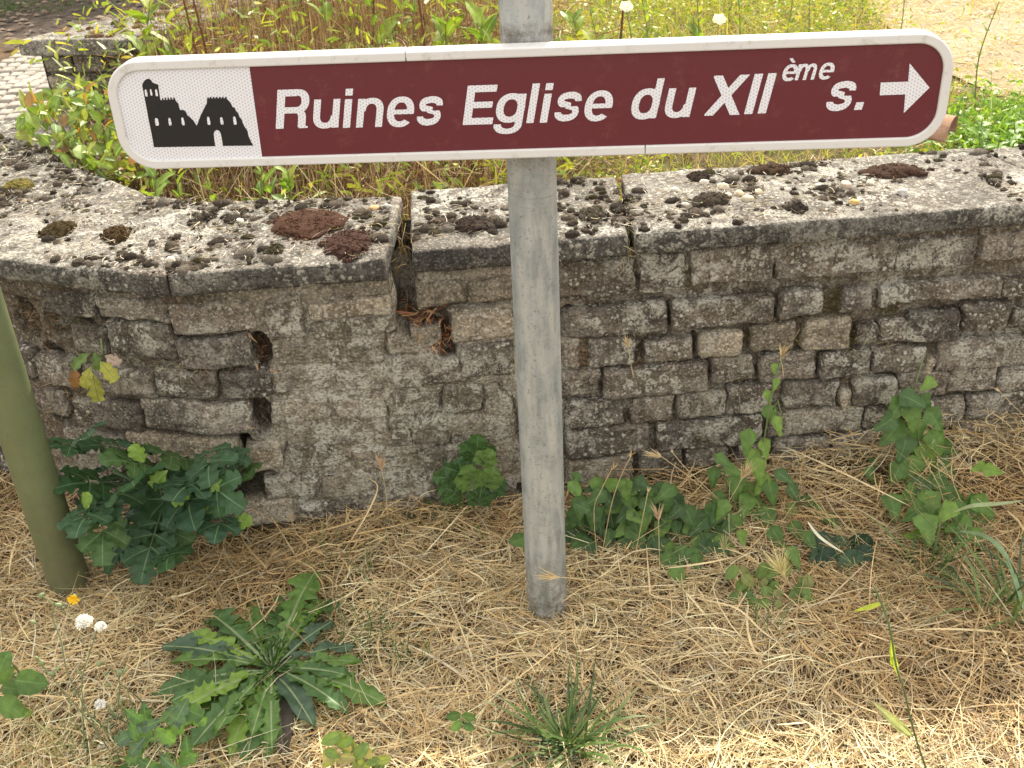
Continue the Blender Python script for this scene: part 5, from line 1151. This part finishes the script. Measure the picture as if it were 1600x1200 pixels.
def debris(name, N, x0, x1, y0, y1, r0, r1, pal, label, cat, mat=M_plain, flat=.6, dens=None):
    x = rng.uniform(x0, x1, N); y = rng.uniform(y0, y1, N)
    if dens is not None: k = dens(x, y); x, y = x[k], y[k]
    N = len(x); z = ground_z(x, y)+.012; r = rng.uniform(r0, r1, N)
    o6 = np.array([(1, 0, 0), (0, 1, 0), (-1, 0, 0), (0, -1, 0), (0, 0, 1)], float)
    V = (o6[None]*rng.uniform(.6, 1.3, (N, 5, 1))*r[:, None, None]*np.array([1, 1, flat])+np.stack([x, y, z], -1)[:, None]).reshape(-1, 3)
    f = np.array([(0, 1, 4), (1, 2, 4), (2, 3, 4), (3, 0, 4)]); F = (f[None]+np.arange(N)[:, None, None]*5).reshape(-1, 3)
    o = mesh(name, V, F, mat, None, False, np.repeat(pick(N, pal, [1]*len(pal))*rng.normal(1, .15, (N, 1)), 5, axis=0)); o['kind'] = 'stuff'; tag(o, label, cat); return o
debris('gravel', 4000, 1.4, 3.4, 2.9, 6.0, .002, .007, [(.42, .34, .23), (.5, .43, .32), (.3, .24, .17), (.38, .36, .33)], 'fine tan gravel strewn over the sandy path at top right', 'gravel')
debris('fallen_leaves', 2600, -4.0, -.9, 4.4, 6.6, .008, .022, [(.08, .05, .03), (.12, .085, .055), (.05, .036, .026), (.16, .12, .085)], 'brown fallen leaves and crumbs on the dark lane at top left', 'leaf litter', flat=.4)

# the far arm of the wall
fb = np.array([-1.1, 3.7, .45]); far = empty('far_wall_arm', 'short far arm of the stone wall with pale mossy coping behind the planted bed', 'wall', fb)
def farpt(t, w, zz):   # t along the arm, w across from the near edge
    d = np.array([.66, .75]); d /= np.linalg.norm(d); n_ = np.array([d[1], -d[0]])
    a = np.array([-1.50, 3.53]); return a+d*t+n_*w, zz
d_ = np.array([.655, .755]); d_ /= np.linalg.norm(d_)
A0, B0 = np.array([-1.500, 3.530]), np.array([-1.165, 3.460])
for q, (t0, t1) in enumerate(((0, .52), (.526, 1.05), (1.056, 1.6))):
    slab([A0+d_*t0, A0+d_*t1], [B0+d_*t0, B0+d_*t1], 20+q, far, fb, .72, .05)
def farwall(s, z, out):
    s = np.asarray(s, float); a = A0+[.045, .05]; b = B0+[-.035, .045]; e = b-a; L_ = np.linalg.norm(e); e /= L_
    # front end (0..L_) then the inner flank along d_
    on = s <= L_; P = np.where(on[..., None], a+e*np.minimum(s, L_)[..., None], b+d_*np.maximum(s-L_, 0)[..., None])
    n1 = np.array([e[1], -e[0]]); n2 = np.array([d_[1], -d_[0]]); n_ = np.where(on[..., None], n1, n2)
    return np.concatenate([P+n_*np.asarray(out, float)[..., None]*1.0, (np.broadcast_to(z, s.shape)*1.0)[..., None]], -1)
Lf = np.linalg.norm((B0+[-.035, .045])-(A0+[.045, .05]))
ss = np.linspace(0, Lf+1.5, 80); zz = np.linspace(.36, .672, 12); S_, Z_ = np.meshgrid(ss, zz); V = farwall(S_.ravel(), Z_.ravel(), -.012+.004*vn(np.c_[S_.ravel(), Z_.ravel(), Z_.ravel()*0], 30, 3)); i = np.arange(S_.size).reshape(S_.shape)
mesh('mortar', V-fb, np.stack([i[:-1, :-1], i[:-1, 1:], i[1:, 1:], i[1:, :-1]], -1).reshape(-1, 4), M_mortar, far)
of = np.array([A0+[.045, .05]+d_*t for t in (0, 1.6)]); V = np.concatenate([np.c_[of, [.36, .36]], np.c_[of, [.672, .672]]]); mesh('outer_face', V-fb, [(0, 1, 3, 2)], M_mortar, far)
for row_ in range(4):
    s = .004; z0 = .40+row_*.068
    while s < Lf+1.2:
        w = rng.uniform(.09, .17)
        if s < Lf < s+w: w = Lf-s-.002 if Lf-s > .05 else w
        if not (s < Lf < s+w): stone_mesh(s, s+w, z0, z0+.058, .004, 600+row_*11, smats[int(rng.integers(0, 3))], far, fb, wf=farwall)
        else: w = Lf-s+.004
        s += w+.01
mb = MB()
for q in range(90):
    t = rng.uniform(0, 1.3); w = rng.uniform(.02, .3); p = A0+d_*t+(B0-A0)/np.linalg.norm(B0-A0)*w
    dome(mb, [p[0], p[1], .719], rng.uniform(.006, .03), rng.uniform(.006, .02), rng.uniform(.004, .012), [(.14, .07, .035), (.09, .055, .03), (.2, .13, .08)][q % 3], rng.uniform(0, 3), q, 4, 10, 12)
o = mb.build('moss', M_moss); o['kind'] = 'stuff'; tag(o, 'rust-brown moss patches on the coping of the far wall arm', 'moss')

# broken terracotta tile on the coping
tb = G(1484, 222, .615); n = 20; th = np.linspace(0, math.pi, n); ro, ri = .048, .038
ax = np.array([-.80, .58, .06]); ax /= np.linalg.norm(ax); sx_ = np.cross(ax, (0, 0, 1)); sx_ /= np.linalg.norm(sx_); uz = np.cross(sx_, ax)
V = []; 
for t in np.linspace(0, .26, 8):
    for r_ in (ro, ri):
        for a in th: V.append(ax*t+sx_*math.cos(a)*r_*(1-t*.4)+uz*math.sin(a)*r_*(1-t*.4)+[0, 0, .012]+.0012*rng.normal(0, 1, 3)*0)
F = []
for k in range(7):
    for m in range(2):
        for j in range(n-1):
            a = (k*2+m)*n+j; b_ = ((k+1)*2+m)*n+j; F.append((a, a+1, b_+1, b_))
    for j in (0, n-1): F.append(((k*2)*n+j, (k*2+1)*n+j, ((k+1)*2+1)*n+j, ((k+1)*2)*n+j))
for k in (0, 7):
    for j in range(n-1): F.append(((k*2)*n+j, (k*2)*n+j+1, (k*2+1)*n+j+1, (k*2+1)*n+j))
mt = ground_mat('terracotta', (.36, .20, .13), (.46, .30, .21), (.30, .19, .13), 3, .003)
o = mesh('roof_tile', V, F, mt); o.location = tb.tolist(); tag(o, 'curved terracotta tile lying behind the right end of the sign', 'roof tile')

# leafy bush at the left of the bed
SG = [(.17, .26, .045), (.22, .30, .055), (.12, .20, .045), (.30, .33, .07), (.42, .22, .05), (.25, .15, .07)]
MID = (.3, .38, .12)
def in_poly(x, y, P):
    c = False; j = len(P)-1
    for i in range(len(P)):
        if (P[i][1] > y) != (P[j][1] > y) and x < (P[j][0]-P[i][0])*(y-P[i][1])/(P[j][1]-P[i][1])+P[i][0]: c = not c
        j = i
    return c
bb = np.array([-1.0, 2.75, .36]); bush = empty('leafy_bush', 'sunlit yellow-green bush with orange-tinged leaves behind the curved coping', 'bush', bb)
bp = [(22, 178), (60, 158), (110, 134), (165, 130), (200, 140), (235, 240), (245, 292), (200, 290), (160, 268), (110, 250), (60, 222), (25, 195)]
cnt = 0; tips_ = []
while cnt < 285:
    x_, y_ = rng.uniform(10, 250), rng.uniform(98, 296)
    if not in_poly(x_, y_, bp): continue
    Y_ = lerp(2.92, 2.42, (y_-100)/200)+rng.uniform(-.04, .14); P = atY(x_, y_, Y_)
    if P[2] < .36: continue
    ci = int(rng.choice(6, p=[.25, .24, .12, .18, .14, .07])); s = rng.uniform(17, 36)*(.7 if ci > 3 else 1)
    me = leaf_mesh(['oval', 'lance'][cnt % 2], 7, [.30, .17][cnt % 2], SG[ci], MID if ci < 4 else SG[ci], cnt % 4, droop=.3, fold=.3)
    put_leaf(bush, bb, me, P, (rng.normal(0, .7), rng.normal(-.2, .5), rng.normal(.1, .8)), (rng.normal(0, .5), -.6+rng.normal(0, .5), 1), s/FPX*2.7); tips_.append(P); cnt += 1
mb = MB()
for q in range(46):
    T = tips_[q*6]; r0 = bb+np.array([rng.normal(0, .09), rng.normal(0, .06), 0]); mb.tube([r0, (r0+T)/2+rng.normal(0, .02, 3), T], [.003, .002, .001], 4, (.16, .12, .06))
mb.build('twigs', M_stem, bush, True, bb)

# individual upright weeds of the bed
def weed(name, label, x_, y_, h, nl, Ls, kind, w, pal, group, lean=.12, stemc=(.18, .20, .08), flower=None, up=.5, start=.15):
    b = np.array([x_, y_, bz(x_, y_)]); e = empty(name, label, 'weed', b, group)
    top = b+[rng.normal(0, lean*h), rng.normal(0, lean*h), h]; mid_ = (b+top)/2+rng.normal(0, .05*h, 3); pts = np.array(spl(np.array([b, mid_, top]), 5))
    mb = MB(); mb.tube(pts, np.linspace(.0028, .0012, len(pts)), 5, stemc); mb.build('stem', M_stem, e, True, b)
    for k in range(nl):
        t = start+(1-start)*(k+.5)/nl; p = pts[min(int(t*(len(pts)-1)), len(pts)-1)]; az = k*2.4+rng.normal(0, .4); s = Ls*rng.uniform(.7, 1.15)*(1.15-.5*t); ci = int(rng.integers(0, len(pal)))
        me = leaf_mesh(kind, 7, w, pal[ci], MID, k % 4, droop=.35, fold=.25)
        put_leaf(e, b, me, p, (math.cos(az), math.sin(az), up+rng.normal(0, .3)), (rng.normal(0, .2), rng.normal(0, .2), 1), s)
    if flower is not None:
        mb = MB()
        for k in range(6):
            a = k/6*2*math.pi; d = np.array([math.cos(a), math.sin(a)*.7-.5, .5*math.sin(a)+.5]); d /= np.linalg.norm(d); s2 = np.cross(d, (0, -1, .5)); s2 /= np.linalg.norm(s2)
            mb.add([top, top+d*.018+s2*.01, top+d*.026, top+d*.018-s2*.01], [(0, 1, 2, 3)], (.82, .82, .80))
        mb.build('flower', M_leaf, e, True, b)
    return e
Y1 = [(.19, .28, .035), (.25, .34, .04), (.13, .22, .035), (.32, .35, .05)]
wp = [(225, 40, 3.15, .42, 'oval', .15), (262, 10, 3.2, .5, 'lance', .18), (325, 30, 3.1, .45, 'lance', .14), (360, 60, 2.9, .35, 'lance', .14), (395, 20, 3.4, .5, 'lance', .12), (440, 40, 3.3, .45, 'lance', .12), (512, 45, 3.2, .42, 'oval', .15), (530, 20, 3.5, .5, 'oval', .1),
      (605, 40, 3.1, .45, 'oval', .16), (625, 10, 3.3, .55, 'oval', .14), (655, 40, 3.2, .42, 'lance', .12), (690, 30, 3.1, .45, 'oval', .15), (735, 40, 3.0, .38, 'oval', .18), (758, 15, 3.2, .5, 'oval', .14), (770, 50, 2.9, .35, 'lance', .1), (560, 5, 3.6, .5, 'lance', .1),
      (878, 45, 2.95, .32, 'oval', .15), (900, 25, 3.2, .3, 'oval', .12), (935, 40, 3.4, .3, 'lance', .08), (1000, 30, 3.5, .3, 'lance', .08), (1085, 20, 3.4, .38, 'oval', .08), (1095, 60, 3.2, .3, 'oval', .09), (1160, 30, 3.7, .3, 'lance', .07), (1230, 20, 4.0, .3, 'lance', .06), (1300, 20, 4.2, .3, 'lance', .06), (1350, 20, 4.3, .3, 'lance', .05),
      (445, 285, 2.48, .16, 'lance', .13), (470, 290, 2.46, .14, 'oval', .1), (405, 290, 2.45, .12, 'oval', .08), (330, 280, 2.5, .15, 'lance', .1), (240, 290, 2.42, .16, 'oval', .12), (640, 265, 2.6, .16, 'lance', .08), (700, 275, 2.55, .12, 'oval', .07), (745, 268, 2.6, .12, 'lance', .07), (275, 285, 2.45, .13, 'lance', .1)]
nm = {'oval': 'broad-leaved', 'lance': 'narrow-leaved'}
def where(x_, y_):
    if y_ > 200: return 'peeping out below the sign, ' + ('under the pictogram' if x_ < 430 else 'under the word Ruines' if x_ < 700 else 'beside the post')
    if x_ < 300: return 'above the pictogram, near the far wall arm'
    if x_ < 480: return 'among dead stems above the left part of the sign'
    if x_ < 640: return 'in the dead stems left of the frame joint'
    if x_ < 790: return 'just left of the post above the sign'
    if x_ < 1000: return 'just right of the post above the sign'
    return 'on the grassy bank above the right part of the sign'
WL = ['broad-leaved weed directly above the pictogram tower', 'narrow-leaved weed rising behind the far wall arm end', 'narrow-leaved weed beside the reddish dock stalks', 'low narrow-leaved weed above the edge of the white field', 'slender weed above the gap before the letter R',
      'slender weed above the letter R', 'broad-leaved weed above the letter u of Ruines', 'tall broad-leaved weed above the letter i of Ruines', 'broad-leaved weed above the first e of the sign', 'tallest broad-leaved weed left of the frame joint', 'narrow-leaved weed right at the frame joint',
      'broad-leaved weed above the gap between the first two words', 'large-leaved weed above the capital E', 'tall broad-leaved weed close to the left side of the post', 'low slim weed touching the left side of the post', 'slim weed at the very top, above the letter n', 'large-leaved weed touching the right side of the post',
      'broad-leaved weed a little right of the post', 'slim weed above the letter s of Eglise', 'slim weed above the letter d of du', 'dark broad-leaved clump with a flower above the X', 'lower broad-leaved weed in front of the dark clump', 'slim weed above the small raised letters', 'slim weed above the last letter s', 'slim weed above the tail of the arrow', 'slim weed furthest right before the sandy path',
      'narrow-leaved shoot under the R of the sign', 'broad-leaved shoot under the letter u', 'small shoot just left of the one under the R', 'shoot under the right part of the pictogram', 'shoot under the pictogram tower', 'thin shoot behind the gap in the coping', 'small shoot under the word gap', 'thin shoot under the capital E', 'shoot under the pictogram arch']
for q, (x_, y_, Y_, h, kd, Ls) in enumerate(wp):
    P = atY(x_, y_, Y_); g = bz(P[0], P[1]); h = max(.12, h)
    fl = 1 if q in (19, 22) else None
    weed('green_weed', WL[q], P[0], P[1], h if y_ < 200 else max(.1, P[2]-g+.04), 15 if y_ < 200 else 10, Ls*.68, kd, .24 if kd == 'oval' else .14, Y1, 'green weeds in the bed behind the wall', flower=fl, up=1.3)
# white flower heads
for x_, y_, Y_ in ((978, 14, 3.3), (1123, 34, 3.3)):
    P = atY(x_, y_, Y_); g = bz(P[0], P[1]); weed('white_flower', 'white bindweed flower on a thin stem above the ' + ('word du' if x_ < 1000 else 'numeral XII'), P[0], P[1], P[2]-g, 4, .03, 'heart', .35, Y1, None, lean=.0, flower=1)
# tall brown dock stalks
for q, (x_, Y_) in enumerate(((298, 3.0), (318, 3.05), (408, 3.4), (560, 3.3), (962, 3.5), (660, 3.0))):
    P = atY(x_, 40, Y_); b = np.array([P[0], P[1], bz(P[0], P[1])]); e = empty('dead_dock_stalk', ['reddish brown dead dock stalk tallest above the pictogram', 'second reddish dead dock stalk leaning beside the tallest', 'dead dock stalk among dry stems above the letter R', 'thin dead stalk above the letter n of the sign', 'lone dark dead stalk right of the post', 'dead stalk behind the frame joint of the sign'][q], 'dead stalk', b)
    top = b+[rng.normal(0, .06), .03, .62]; pts = np.array(spl(np.array([b, (b+top)/2+[.01, 0, 0], top]), 6)); mb = MB(); mb.tube(pts, np.linspace(.005, .002, len(pts)), 6, (.13, .06, .03)); mb.build('stem', M_stem, e, True, b)
    mb = MB()
    for k in range(260):
        t = rng.uniform(.35, 1); p = b+(top-b)*t+np.array([rng.normal(0, .012), rng.normal(0, .012), rng.normal(0, .01)]); q_ = rng.normal(0, 1, (3, 3)); q_ /= np.linalg.norm(q_, axis=1)[:, None]; mb.add(p+q_*.0045, [(0, 1, 2)], np.array((.24, .10, .045))*rng.uniform(.5, 1.5))
    mb.build('seed_spike', M_straw, e, True, b)['kind'] = 'stuff'

# masses nobody could count
def rnd_in(N, x0, x1, y0, y1, dens=None):
    x = rng.uniform(x0, x1, N); y = rng.uniform(y0, y1, N); k = y > wall_y(x)+.40
    if dens is not None: k &= dens(x, y)
    return x[k], y[k]
BR = [(.24, .135, .075), (.15, .08, .048), (.32, .21, .12), (.46, .36, .22), (.08, .045, .03), (.28, .14, .08)]
x, y = rnd_in(15000, -.98, .16, 2.3, 4.2, lambda x, y: rng.random(len(x)) < np.clip(.95-1.0*np.clip(x+.05, 0, 1)*6, .1, 1)); n = len(x)
hh = rng.uniform(.12, .52, n)*np.interp(y, [2.3, 2.7, 3.2], [.25, .55, 1.0])
p1 = blades(np.c_[x, y, ground_z(x, y)], rng.uniform(-3.1, 3.1, n), rng.normal(1.38, .16, n), hh, rng.uniform(.0012, .0036, n), pick(n, BR, [3, 2, 3, 2, 1.5, 1])*rng.normal(1, .15, (n, 1)), 5, rng.uniform(0, .5, n), .3, None, rng.normal(0, .3, n))
x, y = rnd_in(9000, -1.05, .3, 2.28, 4.2); n = len(x)
p2 = blades(np.c_[x, y, ground_z(x, y)+rng.uniform(0, .30, n)*np.interp(y, [2.3, 3], [.4, 1])], rng.uniform(-3.1, 3.1, n), rng.normal(.1, .6, n), rng.uniform(.03, .15, n), rng.uniform(.001, .004, n), pick(n, BR, [3, 2, 3, 3, 1, 1])*rng.normal(1, .2, (n, 1)), 4, rng.uniform(-.3, .9, n), .3, None, rng.normal(0, 1.2, n))
x, y = rnd_in(420, -.95, .1, 2.3, 3.2); n = len(x)
p3 = blades(np.c_[x, y, ground_z(x, y)], rng.uniform(-3.1, 3.1, n), rng.normal(1.0, .35, n), rng.uniform(.15, .4, n), rng.uniform(.002, .0035, n), np.tile((.52, .43, .28), (n, 1))*rng.normal(1, .1, (n, 1)), 5, .2, .4)
join('dead_stems', [p1, p2, p3], M_straw, 'thicket of dry brown dead stems standing in the bed behind the sign', 'dead plants')
LG = [(.27, .33, .045), (.36, .38, .06), (.20, .28, .04), (.46, .40, .09), (.15, .23, .04)]
pth = lambda x, y: (x < 1.46+.12*vn(np.c_[x, y, x*0], 3, 8)) | (y < 2.75) | (rng.random(len(x)) < .06)
x, y = rnd_in(26000, .0, 2.2, 2.36, 5.6, pth); n = len(x)
g1 = blades(np.c_[x, y, ground_z(x, y)], rng.uniform(-3.1, 3.1, n), rng.uniform(.5, 1.4, n), rng.uniform(.02, .10, n)*np.interp(y, [2.4, 3, 4], [.6, 1, 1.7]), rng.uniform(.0015, .0035, n), pick(n, LG+[(.55, .42, .22), (.48, .36, .2)], [3, 3, 2, 2, 1, 3, 2])*rng.normal(1, .15, (n, 1)), 4, rng.uniform(.2, 1.1, n), .15)
x, y = rnd_in(30000, .0, 2.0, 2.36, 5.6, lambda x, y: (vn(np.c_[x, y, x*0], 4, 18) > -.25) & pth(x, y)); n = len(x)
g2 = blades(np.c_[x, y, ground_z(x, y)+rng.uniform(.0, .07, n)*np.interp(y, [2.4, 3, 4], [.4, 1, 2.0])], rng.uniform(-3.1, 3.1, n), rng.uniform(-.3, 1.0, n), rng.uniform(.008, .024, n), rng.uniform(.004, .011, n), pick(n, LG, [3, 3, 2, 1.5, 1])*rng.normal(1, .15, (n, 1)), 3, .4, .2)
x = rng.normal(1.45, .16, 7000); y = rng.normal(2.78, .18, 7000); k = (y > wall_y(x)+.37); x, y = x[k], y[k]; n = len(x)
g3 = blades(np.c_[x, y, ground_z(x, y)+rng.uniform(0, .07, n)], rng.uniform(-3.1, 3.1, n), rng.uniform(-.2, 1.3, n), rng.uniform(.012, .035, n), rng.uniform(.004, .012, n), pick(n, [(.17, .30, .05), (.24, .36, .06), (.12, .22, .045)], [1, 1, 1])*rng.normal(1, .15, (n, 1)), 3, .4, .2)
x, y = rnd_in(4800, -1.3, .2, 2.3, 4.4); n = len(x)
g4 = blades(np.c_[x, y, ground_z(x, y)+rng.uniform(0, .38, n)*np.interp(y, [2.3, 3], [.3, 1])], rng.uniform(-3.1, 3.1, n), rng.uniform(-.2, 1.2, n), rng.uniform(.02, .06, n), rng.uniform(.005, .014, n), pick(n, LG, [3, 3, 3, 1, 2])*rng.normal(1, .15, (n, 1)), 3, .4, .2)
join('ground_cover', [g1, g2, g3, g4], M_leaf, 'yellow-green grass and low herbs covering the bank behind the wall', 'ground cover')
x, y = rnd_in(15000, 1.0, 3.0, 2.4, 6.0, lambda x, y: (vn(np.c_[x, y, x*0], 4, 38) > -.45)); n = len(x)
join('dry_bank_grass', [blades(np.c_[x, y, ground_z(x, y)+.010], rng.uniform(-3.1, 3.1, n), rng.normal(.25, .3, n), rng.uniform(.02, .11, n), rng.uniform(.001, .004, n), pick(n, STRAW, SW)*rng.normal(1.08, .12, (n, 1)), 4, rng.uniform(0, .9, n), .3, None, rng.normal(0, .8, n))], M_straw, 'dry bleached grass on the sandy ground at the upper right', 'dry grass')
x = rng.normal(-2.7, .35, 1600); y = rng.normal(5.35, .12, 1600); n = 1600
join('lane_weeds', [blades(np.c_[x, y, ground_z(x, y)], rng.uniform(-3.1, 3.1, n), rng.uniform(.2, 1.3, n), rng.uniform(.03, .1, n), rng.uniform(.003, .008, n), cols(n, (.06, .10, .035)), 4, .6, .15)], M_leaf, 'dark green weeds growing on the shaded lane', 'weeds')
for q, (x_, Y_, h) in enumerate(((1535, 3.1, .33), (1390, 3.6, .25), (1262, 3.9, .3))):
    P = atY(x_, 110, Y_); weed('wispy_weed', ['wispy tall green weed right of the sign on the sandy ground', 'thin weed above the right corner of the sign', 'thin pale weed above the letters on the sign'][q], P[0], P[1], h, 22, .035, 'lance', .10, Y1, None, lean=.08, up=1.0)
for q, (x_, y_, Y_) in enumerate(((1580, 205, 2.62), (1545, 190, 2.7), (1598, 175, 2.75), (1555, 215, 2.56))):
    P = atY(x_, y_, Y_); weed('bright_herb', ['bright green herb behind the coping at the right edge', 'bright green herb right of the terracotta tile', 'bright green herb furthest back at the right border', 'bright green herb touching the back edge of the coping'][q], P[0], P[1], .12, 16, .045, 'oval', .3, [(.16, .30, .05), (.2, .34, .06)], 'bright herbs behind the right coping', lean=.3, up=.3)

# tree beyond the lane whose crown shades it
tb = np.array([-1.75, 9.9, .5]); tree = empty('roadside_tree', 'broad leafy tree beyond the lane that shades the top left corner', 'tree', tb)
mb = MB(); mb.tube([tb+[0, 0, -.3], tb+[.03, 0, .8], tb+[-.02, .05, 1.8], tb+[0, 0, 2.8]], [.16, .12, .10, .04], 12, (.10, .08, .06))
for q in range(9):
    a = q*2.4; mb.tube([tb+[0, 0, 1.4+.12*q], tb+[.5*math.cos(a), .5*math.sin(a), 2.0+.12*q], tb+[1.1*math.cos(a), 1.1*math.sin(a), 2.4+.15*q]], [.05, .03, .012], 7, (.10, .08, .06))
mb.build('trunk', M_stem, tree, True, tb)
n = 9000; u = rng.normal(0, 1, (n, 3)); u /= np.linalg.norm(u, axis=1)[:, None]; r = rng.uniform(.35, 1, n)**.5; P = u*r[:, None]*[1.55, 1.5, 1.15]+[0, 0, 2.75]; k = vn(P, 1.7, 3) > -.35; P = P[k]; n = len(P)
V, F, C = blades(P+tb, rng.uniform(-3.1, 3.1, n), rng.uniform(-.8, .8, n), rng.uniform(.08, .16, n), rng.uniform(.05, .09, n), cols(n, (.06, .11, .035)), 3, .4, .15)
o = mesh('crown', V-tb, F, M_leaf, tree, True, C); o['kind'] = 'stuff'
